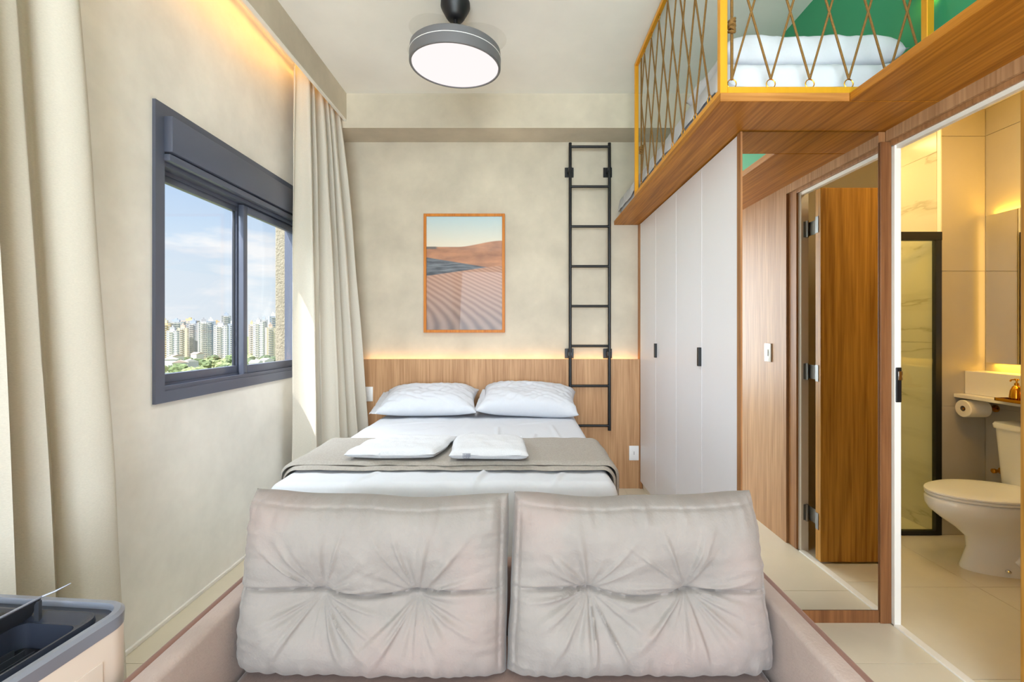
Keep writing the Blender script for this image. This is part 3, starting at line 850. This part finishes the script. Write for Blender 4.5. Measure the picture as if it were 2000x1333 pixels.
# the lamp's own light, spread over the diffuser
for k in range(6):
    a = 2*PI*k/6+0.3
    sl_ = bpy.data.lights.new('fan_lamp', 'SPOT'); sl_.energy = 10.0; sl_.spot_size = R(122); sl_.spot_blend = 1.0; sl_.shadow_soft_size = 0.0; sl_.color = (0.92, 0.96, 1.0)
    so2 = bpy.data.objects.new('fan_lamp', sl_); so2.location = (fx+0.15*math.cos(a), fy+0.15*math.sin(a), 2.712); COL.objects.link(so2)
for k in range(4):
    a0 = R(20+90*k); bl = MB()
    def bf(s, t, a0=a0):
        a = a0+s*1.5; r = 0.21+0.05*math.sin(PI*s)+(t-0.5)*0.09*math.sin(PI*min(1, .1+s*.9))
        return Vector((fx+r*math.cos(a), fy+r*math.sin(a), 2.840+0.012*(t-0.5)))
    bl.grid(bf, 18, 4)
    obj('fan_blade', tilt(bl), M_fanblade, fan, smooth=True)

# ---- curtains
def curtain(name, label, topA, topB, botA, botB, z1, z0, nf, amp_t, amp_b, seed, nx=(1, 0)):
    m = MB(); NUu, NVv = nf*16, 60
    rnd = random.Random(seed); ph = [rnd.uniform(0, 6.28) for _ in range(6)]
    def f(s, t):
        tt = t
        ax, ay = topA[0]+(botA[0]-topA[0])*tt**0.8, topA[1]+(botA[1]-topA[1])*tt**0.8
        bx, by = topB[0]+(botB[0]-topB[0])*tt**0.8, topB[1]+(botB[1]-topB[1])*tt**0.8
        ss = s+0.030*math.sin(2*PI*s*2.3+ph[0])+0.010*math.sin(2*PI*s*5.1+ph[1]+t)
        x = ax+(bx-ax)*s; y = ay+(by-ay)*s
        amp = amp_t+(amp_b-amp_t)*t**0.7
        w = math.sin(2*PI*nf*ss+ph[2]+0.5*math.sin(2.2*t+ph[3]))
        w = math.copysign(abs(w)**0.75, w)
        w2 = 0.35*math.sin(2*PI*nf*0.5*ss+ph[4]+1.4*t)
        x += nx[0]*amp*(w+w2)+0.008*nse(s*6, t*5, seed)
        y += nx[1]*amp*(w+w2)+0.6*amp*0.45*math.sin(4*PI*nf*ss+ph[5])
        return Vector((x, y, z1+(z0-z1)*t))
    m.grid(f, NUu, NVv)
    o = obj(name, m, M_curtain, None, smooth=True, loc=(botA[0], botA[1], 0), angle=85)
    sm = o.modifiers.new('thickness', 'SOLIDIFY'); sm.thickness = 0.002
    return tag(o, label, 'curtain', 'linen curtains')
curtain('curtain', 'long linen curtain beside the portable air conditioner, nearest the camera', (-1.46, 0.55), (-1.462, 1.43), (-1.44, 0.50), (-1.425, 1.62), 3.03, 0.02, 8, 0.030, 0.048, 11)
curtain('curtain', 'long linen curtain gathered in the corner between window and bed head', (-1.445, 2.965), (-1.425, 3.455), (-1.42, 2.93), (-1.19, 3.635), 3.03, 0.02, 6, 0.034, 0.046, 5)
tr = B(-1.475, -1.435, -1.2, 3.46, 3.045, 3.06)
tag(obj('curtain_track', tr, M_white, None, loc=(-1.455, 1.1, 3.05)), 'white curtain track inside the curtain box', 'curtain track')

# ---- sofa (seen from the front, its back to the bed)
sx0, sx1 = -0.797, 0.701
sf = thing('sofa', 'taupe suede sofa with thin arms, its back to the bed', 'sofa', (-0.05, 0.95, 0))
obj('seat_base', B(sx0+0.064, sx1-0.064, 0.42, 1.34, 0.06, 0.27, bev=0.012), M_velvet_dark, sf, smooth=True)
obj('seat_cushion', B(sx0+0.066, sx1-0.066, 0.40, 1.335, 0.272, 0.392, bev=0.03, seg=3), M_velvet_dark, sf, smooth=True)
obj('backrest', B(sx0+0.064, sx1-0.064, 1.355, 1.42, 0.06, 0.575, bev=0.02, seg=3), M_velvet_dark, sf, smooth=True)
for sgn, x0, x1 in ((-1, sx0, sx0+0.062), (1, sx1-0.062, sx1)):
    ar = obj('arm', B(x0, x1, 0.36, 1.41, 0.06, 0.570, bev=0.014, seg=3), M_velvet_arm, sf, smooth=True)
    xo = x0+0.007 if sgn < 0 else x1-0.007
    obj('piping', MB().tube([(xo, 0.37, 0.10), (xo, 0.365, 0.55), (xo, 0.38, 0.566), (xo, 0.9, 0.5665), (xo, 1.40, 0.566)], 0.0085, 10), M_pipe, ar, smooth=True)
for x in (sx0+0.08, sx1-0.08):
    for y in (0.46, 1.36): obj('leg', MB().lathe([(0.018, 0), (0.024, 0.062)], (x, y, 0), n=14), M_blackplastic, sf, smooth=True)

def cushion(cx, cy, cz, w, h, T, tufts, seed, tiltx, taper, rz, ry=0):
    m = MB(); N, Mv = 200, 150
    def prof(u, v): return (max(0, 1-abs(u)**7)*max(0, 1-abs(v)**6))**0.5
    def v0(u): return -0.05-0.035*math.cos(PI*u*1.4)+0.02*u*(1 if seed % 2 else -1)
    def outline(u, v):
        ww = w/2*(1-0.012*v*taper-0.025*(1-v*v)*0+0.012*nse(v*2.5, seed, 1)*abs(u))
        hh = h/2*(1+0.05*nse(u*1.6, seed, 7)*(v > 0)*abs(v)-0.06*(1-u*u)*(v > 0)*abs(v)**2*0.6)
        return u*ww, v*hh
    def front(s, t):
        u, v = 2*s-1, 2*t-1
        x, z = outline(u, v); k = prof(u, v)
        d = T*k
        inner = max(0, (1-u**6))*max(0, (1-v**6))
        dv = (v-v0(u))
        g = 0.018*math.exp(-(dv/0.022)**2)+0.020*math.exp(-(dv/0.34)**2)
        if seed == 1 : pass
        d -= g*inner
        for q, (tu, tv) in enumerate(tufts):
            rx, rz_ = x-tu*w/2, z-tv*h/2
            r = math.hypot(rx, rz_); th = math.atan2(rz_, rx)
            d -= (0.030*math.exp(-(r/0.085)**2)+0.016*math.exp(-(r/0.022)**2))*inner
            n1 = nse(math.cos(th)*2.3+q*7, math.sin(th)*2.3, seed*3.1+r*2.0)+0.25*nse(math.cos(th)*5+q*3, math.sin(th)*5, seed*1.7)
            rid = 1.3*math.exp(-(n1/0.16)**2)-0.35
            wgt = 0.45+0.55*max(0, -math.sin(th+0.2))+0.4*max(0, math.cos(th-0.7) if q else -math.cos(th+0.7))
            d += 0.0085*rid*wgt*math.exp(-((r-0.065)/0.055)**2)*inner*(1 if r > 0.01 else r/0.01)
            d += 0.0065*rid*wgt*math.exp(-((r-0.13)/0.06)**2)*inner
        # puckers along the edges, faint creases
        edge_v = max(0, abs(v)-0.62)/0.38; edge_u = max(0, abs(u)-0.72)/0.28
        d += 0.014*nse(u*13, v*1.3, seed+2)*edge_v*min(1, k*3)+0.009*nse(u*1.4, v*11, seed+5)*edge_u*min(1, k*3)
        d += 0.006*nse(u*3, v*3, seed+8)*k+0.0018*nse(u*13, v*10, seed+3)*k
        d -= 0.006*math.exp(-((v-0.90)/0.016)**2)*(1-u**8)+0.006*math.exp(-((abs(u)-0.945)/0.012)**2)*(1-v**8)
        return Vector((x, -d, z))
    def back(s, t):
        u, v = 2*s-1, 2*t-1
        x, z = outline(u, v); k = prof(u, v)
        return Vector((x, T*0.75*k+0.004*nse(u*4, v*4, seed)*k, z))
    m.grid(front, N, Mv); m.grid(back, N, Mv)
    bmesh.ops.remove_doubles(m.bm, verts=m.bm.verts, dist=1e-5)
    bmesh.ops.transform(m.bm, matrix=Matrix.Translation((cx, cy, cz)) @ rot(tiltx, ry, rz), verts=m.bm.verts)
    return m
c1 = thing('sofa_cushion', 'taupe tufted back cushion on the sofa, nearer the window', 'cushion', (-0.385, 1.24, 0.42), 'back cushions of the sofa')
obj('cover', cushion(-0.382, 1.205, 0.617, 0.686, 0.436, 0.105, ((-0.36, -0.09), (0.345, -0.09)), 1, -8, 0.2, 0, 1.0), M_velvet, c1, smooth=True, angle=80)
c2 = thing('sofa_cushion', 'taupe tufted back cushion on the sofa, nearer the tall mirror', 'cushion', (0.300, 1.24, 0.42), 'back cushions of the sofa')
obj('cover', cushion(0.299, 1.205, 0.617, 0.658, 0.436, 0.105, ((-0.40, -0.04), (0.35, -0.04)), 2, -8, 2.6, 0, -0.3), M_velvet, c2, smooth=True, angle=80)

# ---- portable air conditioner
acx, acy = -1.034, 0.792
ac = thing('portable_air_conditioner', 'white portable air conditioner with dark open top beside the sofa arm', 'air conditioner', (acx, acy, 0))
AT = Matrix.Translation((acx, acy, 0)) @ rot(0, 0, -5.0)
def rrect(hx, hy, r, z, n=8):
    pts = []
    for cx, cy, a0 in ((hx-r, hy-r, 0), (-hx+r, hy-r, 90), (-hx+r, -hy+r, 180), (hx-r, -hy+r, 270)):
        for k in range(n+1):
            a = R(a0+90*k/n); pts.append((cx+r*math.cos(a), cy+r*math.sin(a), z))
    return pts
def acobj(name, mb, mat, parent, **k):
    bmesh.ops.transform(mb.bm, matrix=AT, verts=mb.bm.verts)
    return obj(name, mb, mat, parent, smooth=True, **k)
hx, hy, TOP = 0.205, 0.190, 0.700
body = acobj('body', MB().rings([rrect(hx*0.98, hy*0.98, 0.05, 0.045), rrect(hx, hy, 0.055, 0.06), rrect(hx, hy, 0.055, TOP-0.035), rrect(hx, hy, 0.055, TOP-0.030)], cap1=False), M_acbody, ac)
acobj('front_inset', MB().box(hx-0.001, hx+0.0025, -hy+0.05, hy-0.075, 0.16, TOP-0.075, bev=0.002), M_acbody, body)
acobj('silver_band', MB().rings([rrect(hx+0.001, hy+0.001, 0.056, TOP-0.030), rrect(hx+0.002, hy+0.002, 0.057, TOP-0.006), rrect(hx-0.004, hy-0.004, 0.052, TOP), rrect(hx-0.014, hy-0.014, 0.044, TOP), rrect(hx-0.016, hy-0.016, 0.042, TOP-0.004), rrect(hx-0.016, hy-0.016, 0.042, TOP-0.03)], cap0=False, cap1=False), M_silver, ac)
# top deck with the outlet recess cut out on the sofa side
dk = MB()
ox0, ox1, oy0, oy1 = 0.055, 0.150, -0.150, 0.120
def ring_rect(x0, x1, y0, y1, r, z):
    return [(p[0]+(x0+x1)/2, p[1]+(y0+y1)/2, p[2]) for p in rrect((x1-x0)/2, (y1-y0)/2, r, z)]
dk.rings([rrect(hx-0.016, hy-0.016, 0.042, TOP-0.012), ring_rect(-0.17, 0.172, -0.165, 0.150, 0.032, TOP-0.012), ring_rect(-0.168, 0.170, -0.163, 0.148, 0.030, TOP-0.002),
          ring_rect(-0.165, 0.166, -0.160, 0.142, 0.028, TOP-0.002), ring_rect(ox0-0.03, ox1+0.006, oy0-0.004, oy1+0.006, 0.022, TOP-0.012), ring_rect(ox0-0.03, ox1, oy0, oy1, 0.02, TOP-0.012), ring_rect(ox0-0.03, ox1, oy0, oy1, 0.02, TOP-0.075)], cap0=False)
acobj('top_deck', dk, plain('slate_plastic', srgb(50, 54, 66), 0.25), ac)
ot = acobj('air_outlet', MB().box(ox0-0.028, ox1-0.002, oy0+0.004, oy1-0.004, TOP-0.074, TOP-0.060), M_blackplastic, ac)
for k in range(6):
    acobj('slat', MB().box(ox0-0.01+k*0.022, ox0-0.008+k*0.022, oy0+0.004, oy1-0.03, TOP-0.060, TOP-0.044), M_darkplastic, ac)
fl_ = MB(); fl_.box(0, 0.003, -0.165, 0.135, 0, 0.05, bev=0.001, seg=1)
bmesh.ops.transform(fl_.bm, matrix=Matrix.Translation((ox0-0.035, 0, TOP-0.012)) @ rot(0, 32, 0), verts=fl_.bm.verts)
fp = acobj('outlet_flap', fl_, M_darkplastic, ac, label='raised dark flap of the air outlet')
fe = MB(); fe.tube([(ox0-0.007, -0.165, TOP+0.032), (ox0-0.007, 0.135, TOP+0.032), (ox0+0.006, 0.150, TOP+0.036), (ox0+0.022, 0.166, TOP+0.044)], [0.0022, 0.0022, 0.002, 0.0008], 8)
acobj('flap_edge', fe, M_silver, fp)
fa_ = MB(); fa_.box(ox0-0.012, ox0-0.002, 0.126, 0.132, TOP-0.012, TOP+0.028); acobj('flap_arm', fa_, M_darkplastic, fp)
cp = acobj('control_panel', MB().box(-0.165, ox0-0.036, -0.155, 0.128, TOP-0.004, TOP+0.001, bev=0.002), M_blackplastic, ac)
for (u, v, a, b_) in ((-0.03, 0.055, .004, .004), (-0.045, 0.025, .014, .004), (-0.05, -0.01, .004, .004), (0.0, 0.075, .007, .003), (-0.02, -0.03, .010, .003)):
    acobj('icon', MB().box(u-a/2, u+a/2, v-b_/2, v+b_/2, TOP+0.001, TOP+0.0016), M_plate, cp)
for u in (-0.15, 0.15):
    for v in (-0.13, 0.13):
        acobj('castor', MB().tube([(u-0.012, v, 0.022), (u+0.012, v, 0.022)], 0.022, 14), M_blackplastic, ac)

# ================================================================== BATHROOM
# shower screen
sh = thing('shower_screen', 'clear glass shower screen in a black frame inside the bathroom', 'shower screen', (2.2, 2.84, 0))
obj('head_rail', B(1.636, 2.606, 2.822, 2.858, 1.838, 1.890, bev=0.002), M_black, sh)
obj('side_post', B(2.570, 2.606, 2.826, 2.854, 0.004, 1.838), M_black, sh)
obj('bottom_rail', B(1.636, 2.570, 2.826, 2.854, 0.004, 0.030), M_black, sh)
obj('glass_pane', B(1.638, 2.568, 2.837, 2.843, 0.030, 1.838), M_glass_bath, sh)
# ledge, mirror
lg = thing('bathroom_ledge', 'white stone ledge with a splashback under the lit bathroom mirror', 'ledge', (2.80, 2.1, 0.86))
obj('boxed_ledge', B(2.760, 2.889, 0.92, 2.838, 0.885, 1.025, bev=0.002), M_stone, lg)
obj('counter_slab', B(2.690, 2.889, 0.92, 2.838, 0.862, 0.884, bev=0.002), M_stone, lg)
bm_ = thing('bathroom_mirror', 'large backlit mirror on the tiled bathroom wall above the white ledge', 'mirror', (2.88, 2.1, 1.08))
obj('mirror_glass', B(2.853, 2.860, 1.42, 2.800, 1.080, 1.980), M_mirror, bm_)
obj('backing', B(2.860, 2.889, 1.46, 2.745, 1.12, 1.94), M_white, bm_)
for (y0, y1, z0, z1) in ((1.45, 2.755, 1.942, 1.950), (1.45, 2.755, 1.108, 1.116), (2.748, 2.756, 1.11, 1.95)):
    obj('light_strip', B(2.866, 2.884, y0, y1, z0, z1), M_ledwarm, bm_)
# tray with gold dispensers
tr = thing('gold_tray', 'gold tray on the white bathroom ledge', 'tray', (2.705, 2.43, 0.8845))
tm = MB(); tm.box(2.640, 2.752, 2.06, 2.545, 0.8845, 0.890, bev=0.002)
for a in ((2.640, 2.644, 2.06, 2.545), (2.748, 2.752, 2.06, 2.545), (2.640, 2.752, 2.06, 2.064), (2.640, 2.752, 2.541, 2.545)): tm.box(*a, 0.885, 0.902)
obj('tray_body', tm, M_goldshine, tr)
def dispenser(c, label):
    o = thing('soap_dispenser', label, 'soap dispenser', c, 'gold dispensers on the tray')
    obj('bottle', MB().lathe([(0.024, 0), (0.030, 0.004), (0.031, 0.02), (0.027, 0.055), (0.018, 0.078), (0.012, 0.084)], c, n=28), M_goldshine, o, smooth=True)
    p = obj('pump', MB().lathe([(0.010, 0.084), (0.010, 0.098), (0.004, 0.099), (0.004, 0.112), (0.011, 0.113), (0.010, 0.122)], c, n=18), M_goldshine, o, smooth=True)
    obj('spout', MB().tube([(c[0], c[1], c[2]+0.118), (c[0]-0.030, c[1], c[2]+0.116), (c[0]-0.036, c[1], c[2]+0.108)], 0.004, 8), M_goldshine, p, smooth=True)
dispenser((2.700, 2.485, 0.890), 'gold pump dispenser at the near corner of the gold tray')
dispenser((2.700, 2.36, 0.890), 'gold pump dispenser further along the gold tray')
# toilet roll on its holder
rh = thing('toilet_roll_holder', 'gold holder for the toilet roll under the white ledge', 'toilet roll holder', (2.889, 2.775, 0.80))
obj('wall_rose', MB().lathe([(0.022, 0), (0.022, -0.006), (0.010, -0.010)], (2.889, 2.775, 0.80), 'x', 20), M_goldshine, rh, smooth=True)
obj('bar', MB().tube([(2.88, 2.775, 0.80), (2.69, 2.775, 0.80)], 0.006, 10), M_goldshine, rh, smooth=True)
tp = thing('toilet_roll', 'white toilet paper roll hanging below the white bathroom ledge', 'toilet roll', (2.75, 2.775, 0.80))
obj('paper', MB().lathe([(0.017, 0.0), (0.048, 0.0), (0.052, 0.004), (0.052, 0.126), (0.048, 0.130), (0.017, 0.130), (0.017, 0.0)], (2.685, 2.775, 0.80), 'x', 44, cap=False), M_paper, tp, smooth=True)
obj('core', MB().lathe([(0.0155, 0.002), (0.017, 0.002), (0.017, 0.128), (0.0155, 0.128), (0.0155, 0.002)], (2.685, 2.775, 0.80), 'x', 24, cap=False), plain('grey_card', srgb(120, 108, 92), 0.9), tp, smooth=True)

# toilet
ty = 2.445
wc = thing('toilet', 'white ceramic toilet with closed lid and cistern in the bathroom', 'toilet', (2.55, ty, 0))
def egg(cx, a, b_, z, n=48, sq=0.0):
    pts = []; cx += 0.03
    for k in range(n):
        th = 2*PI*k/n; c, s = math.cos(th), math.sin(th)
        wid = b_*(1+0.10*c) if c < 0 else b_*(1.0-0.06*c)
        wid = b_*(1-0.14*max(0, -c)**1.5)
        pts.append((cx+a*c, ty+wid*s, z))
    return pts
bl = MB().rings([egg(2.60, .268, .118, 0.0), egg(2.60, .268, .118, 0.012), egg(2.595, .250, .104, 0.05), egg(2.590, .225, .092, 0.11), egg(2.575, .218, .092, 0.17),
                 egg(2.545, .245, .112, 0.22), egg(2.505, .278, .142, 0.27), egg(2.465, .292, .168, 0.315), egg(2.45, .293, .178, 0.345), egg(2.447, .290, .179, 0.378), egg(2.447, .280, .170, 0.386)])
bl.box(2.55, 2.86, ty-0.13, ty+0.13, 0.25, 0.384, bev=0.03, seg=3)
bl.tube([(2.56, ty-0.085, 0.06), (2.62, ty-0.095, 0.10), (2.70, ty-0.095, 0.17), (2.78, ty-0.09, 0.14), (2.85, ty-0.08, 0.06)], [0.02, 0.034, 0.042, 0.042, 0.04], 12)
obj('bowl', bl, M_ceramic, wc, smooth=True, angle=50)
obj('seat', MB().rings([egg(2.440, .272, .176, 0.388), egg(2.440, .279, .182, 0.392), egg(2.440, .279, .182, 0.400), egg(2.440, .274, .177, 0.404)]), M_plate, wc, smooth=True)
obj('lid', MB().rings([egg(2.440, .276, .180, 0.405), egg(2.440, .281, .184, 0.409), egg(2.440, .280, .183, 0.416), egg(2.440, .268, .173, 0.421), egg(2.440, .18, .12, 0.424), egg(2.44, .05, .04, 0.425)]), M_plate, wc, smooth=True)
def rr2(x0, x1, y0, y1, r, z): return ring_rect(x0, x1, y0, y1, r, z)
obj('cistern', MB().rings([rr2(2.735, 2.882, ty-0.155, ty+0.155, 0.04, 0.375), rr2(2.725, 2.884, ty-0.165, ty+0.165, 0.04, 0.40), rr2(2.705, 2.886, ty-0.18, ty+0.18, 0.04, 0.720)]), M_ceramic, wc, smooth=True)
obj('cistern_lid', MB().rings([rr2(2.697, 2.887, ty-0.188, ty+0.188, 0.045, 0.720), rr2(2.694, 2.888, ty-0.19, ty+0.19, 0.045, 0.740), rr2(2.70, 2.884, ty-0.184, ty+0.184, 0.045, 0.752), rr2(2.72, 2.87, ty-0.16, ty+0.16, 0.045, 0.757)]), M_ceramic, wc, smooth=True)
obj('flush_button', MB().lathe([(0.024, 0), (0.024, 0.006), (0.018, 0.008)], (2.79, ty, 0.756), n=24), M_chrome, wc, smooth=True)
obj('floor_bolt', MB().lathe([(0.012, 0), (0.012, 0.006), (0.006, 0.012)], (2.50, ty-0.105, 0.03), n=14), M_chrome, wc, smooth=True)
vt = thing('gold_valve', 'small gold water valve on the tiled wall behind the toilet', 'valve', (2.88, 2.74, 0.44))
obj('valve_body', MB().lathe([(0.020, 0), (0.020, -0.006), (0.010, -0.008), (0.010, -0.04), (0.014, -0.042), (0.014, -0.056), (0.006, -0.060)], (2.889, 2.74, 0.43), 'x', 18), M_goldshine, vt, smooth=True)

# ================================================================== LOFT BED
lb = thing('loft_mattress', 'white loft mattress on the oak platform behind the rope railing', 'mattress', (1.18, 2.7, 2.178))
mm = MB(); lx0, lx1, ly0, ly1 = 0.800, 1.585, 1.80, 3.72
mm.box(lx0, lx1, ly0, ly1, 2.178, 2.345, bev=0.045, seg=4)
obj('mattress_body', mm, M_sheet, lb, smooth=True, angle=80)
sheet = MB()
def sh_(s, t):
    x = lx0-0.01+(lx1-lx0+0.015)*s; y = 1.79+1.94*t
    z = 2.358+0.008*nse(x*7, y*5)+0.005*nse(x*16, y*12)
    if s < 0.02: z = 2.25+0.03*nse(y*4, 1); x = lx0-0.016+0.010*nse(y*8, 3)
    elif s < 0.06: x -= 0.006; z -= 0.016
    if t < 0.015: z = 2.20; y = 1.788+0.006*nse(x*9, 5)
    elif t < 0.03: z -= 0.014
    return Vector((x, y, z))
sheet.grid(sh_, 50, 90)
obj('sheet', sheet, M_sheet, lb, smooth=True, angle=80)
p3 = thing('pillow', 'white pillow on the loft bed against the rope railing', 'pillow', (1.13, 2.08, 2.37))
obj('pillowcase', pillow_mesh(0.72, 0.44, 0.135, 1.190, 2.06, 2.415, 21, rot(0, 0, 0), 0.0, pw=9), M_sheet, p3, smooth=True, angle=80)

# ================================================================== CITY OUTSIDE
GZ = -44.0
M_ground = plain('park_ground', srgb(128, 138, 96), 0.95, var=0.3, scale=0.03)
struct('ground_outside', B(-4000, 600, -600, 4000, GZ-1, GZ), M_ground)
def at(px, y): return (px-1020)/889*y
def zat(py, y): return 1.27+(648-py)/889*y
rnd = random.Random(4); TOWERS = []
bcols = [plain('facade_%s' % n, c, 0.9) for n, c in (('white', srgb(232, 230, 226)), ('cream', srgb(226, 214, 190)), ('grey', srgb(184, 186, 192)), ('rose', srgb(214, 192, 182)), ('blue', srgb(176, 188, 206)), ('ochre', srgb(214, 190, 150)))]  # pale tones, distance haze put into the facade colours
M_win = plain('far_windows', srgb(156, 164, 176), 0.3)  # window colour paled in place of haze
M_slab = plain('far_balcony', srgb(206, 204, 200), 0.9)
# (x px, width px, top py, depth, colour, floors)
TW = [(322, 26, 632, 640, 5, 18), (338, 20, 646, 600, 0, 16), (358, 18, 641, 680, 1, 17), (345, 30, 629, 900, 2, 16), (378, 24, 632, 700, 2, 20), (398, 22, 630, 690, 0, 20), (412, 18, 628, 760, 4, 20), (372, 30, 627, 980, 3, 14),
      (432, 26, 636, 640, 0, 18), (442, 18, 617, 900, 2, 22), (456, 20, 633, 680, 4, 18), (424, 24, 632, 960, 3, 14), (492, 12, 634, 800, 3, 16), (505, 20, 630, 700, 0, 18), (516, 12, 625, 780, 2, 20), (534, 18, 618, 760, 4, 20), (528, 18, 640, 640, 1, 16)]
order = sorted(range(len(TW)), key=lambda i: TW[i][0])
names = ['first', 'second', 'third', 'fourth', 'fifth', 'sixth', 'seventh', 'eighth', 'ninth', 'tenth', 'eleventh', 'twelfth', 'thirteenth', 'fourteenth', 'fifteenth', 'sixteenth', 'seventeenth']
cname = ['white', 'cream', 'grey', 'rose', 'blue grey', 'ochre']
for rank, i in enumerate(order):
    px, wpx, ty_, dep, ci, nfl = TW[i]
    x = at(px, dep); wdt = wpx/889*dep*0.85; top = zat(ty_, dep)
    T = Matrix.Translation((x, dep, 0)) @ rot(0, 0, rnd.uniform(18, 40))
    def bobj(name, mb, mat, parent, **k):
        bmesh.ops.transform(mb.bm, matrix=T, verts=mb.bm.verts); return obj(name, mb, mat, parent, **k)
    b_ = thing('apartment_tower', '%s far apartment tower, %s from the left in the window view' % (cname[ci], names[rank]), 'building', (x, dep, GZ), 'far apartment towers')
    h = wdt/2; dpt = h*0.8; TOWERS.append((x, dep))
    bobj('body', MB().box(-h, h, -dpt, dpt, GZ, top), bcols[ci], b_)
    rf = MB().box(-h*0.5, h*0.4, -dpt*0.5, dpt*0.5, top, top+4.5); rf.box(-h*0.2, h*0.1, -dpt*0.2, dpt*0.3, top+4.5, top+7)
    bobj('roof_block', rf, bcols[(ci+2) % 6], b_)
    wn = MB(); fh = (top-GZ)/nfl; ncol = 5
    for f_ in range(2, nfl):
        z0 = GZ+f_*fh+fh*0.25
        for c_ in range(ncol):
            if ncol > 2 and (c_+rank) % 4 == 3: continue
            a = -h+(c_+0.22)*2*h/ncol; wn.box(a, a+2*h/ncol*0.56, -dpt-0.15, -dpt+0.1, z0, z0+fh*0.5)
        for c_ in range(4):
            a = -dpt+(c_+0.22)*2*dpt/4; wn.box(h-0.1, h+0.15, a, a+2*dpt/4*0.56, z0, z0+fh*0.5)
    wo = bobj('windows', wn, M_win, b_); wo['kind'] = 'stuff'
    sl = MB()
    for f_ in range(2, nfl): sl.box(-h*0.55, h*0.1 if rank % 2 else h*0.5, -dpt-1.3, -dpt, GZ+f_*fh, GZ+f_*fh+1.0)
    so_ = bobj('balconies', sl, M_slab, b_); so_['kind'] = 'stuff'
# low houses between the trees
HOUSES = []
for k, (px, py, dep) in enumerate(((332, 700, 470), (352, 706, 440), (372, 704, 455), (345, 694, 560), (520, 702, 480), (385, 690, 600), (500, 706, 450))):
    x = at(px, dep); zt_ = zat(py, dep); HOUSES.append((x, dep))
    T = Matrix.Translation((x, dep, 0)) @ rot(0, 0, 20+k*13)
    b_ = thing('low_building', 'low white house among trees, %s of the window view' % ('lowest at the left edge', 'second lowest', 'at the middle', 'far at the left edge', 'far in the right pane', 'far at the middle', 'near in the right pane')[k], 'building', (x, dep, GZ), 'low white buildings in the park')
    bobj('body', MB().box(-6, 6, -4, 4, GZ, zt_-1), bcols[0], b_)
    bobj('roof', MB().prism([(-6.5, zt_-1.2), (6.5, zt_-1.2), (0, zt_+1.2)], 'y', -4.5, 4.5), bcols[3 if k % 2 else 0], b_)
# park trees
M_leaf = [plain('foliage_%s' % n, c, 0.95, var=0.35, scale=0.5) for n, c in (('deep', srgb(92, 112, 84)), ('mid', srgb(116, 136, 96)), ('light', srgb(146, 160, 116)))]
M_bark = plain('bark', srgb(110, 92, 74), 0.9)
protos = []
for k in range(6):
    t_ = thing('park_tree', 'leafy green tree in the park below the towers', 'tree', (0, 0, GZ), 'park trees in the window view')
    cr_ = MB(); bmesh.ops.create_icosphere(cr_.bm, subdivisions=3, radius=1.0)
    for v in cr_.bm.verts:
        n_ = v.co.normalized(); q = 1+0.35*nse(n_.x*1.8+k*5, n_.y*1.8, n_.z*1.8)+0.22*nse(n_.x*5+k, n_.y*5, n_.z*5)
        v.co = Vector((n_.x*6.5*q, n_.y*6.5*q, GZ+8.5+n_.z*4.8*q))
    obj('crown', cr_, M_leaf[k % 3], t_, smooth=False)
    obj('trunk', MB().tube([(0, 0, GZ), (0.2, 0, GZ+5)], [0.5, 0.35], 7), M_bark, t_)
    protos.append(t_)
used = set(); rnd = random.Random(9)
spots = []
for k in range(900):
    dep = rnd.choice((390, 420, 450, 480, 520, 560, 600))*rnd.uniform(0.96, 1.04)
    px = rnd.uniform(255, 600)
    if len(spots) < 110 and all((at(px, dep)-a)**2+(dep-b_)**2 > 18**2 for a, b_ in spots) and all((at(px, dep)-a)**2+(dep-b_)**2 > 16**2 for a, b_ in HOUSES) and all((at(px, dep)-a)**2+(dep-b_)**2 > 26**2 for a, b_ in TOWERS): spots.append((at(px, dep), dep))
for k, (x, y) in enumerate(spots):
    p_ = protos[k % 6]
    if k < 6: p_.location = (x, y, GZ); o = p_
    else: o = dup(p_, (0, 0, 0)); o.location = (x, y, GZ)
    s_ = rnd.uniform(0.75, 1.15); o.scale = (s_, s_, s_); o.rotation_euler.z = rnd.uniform(0, 6.28)
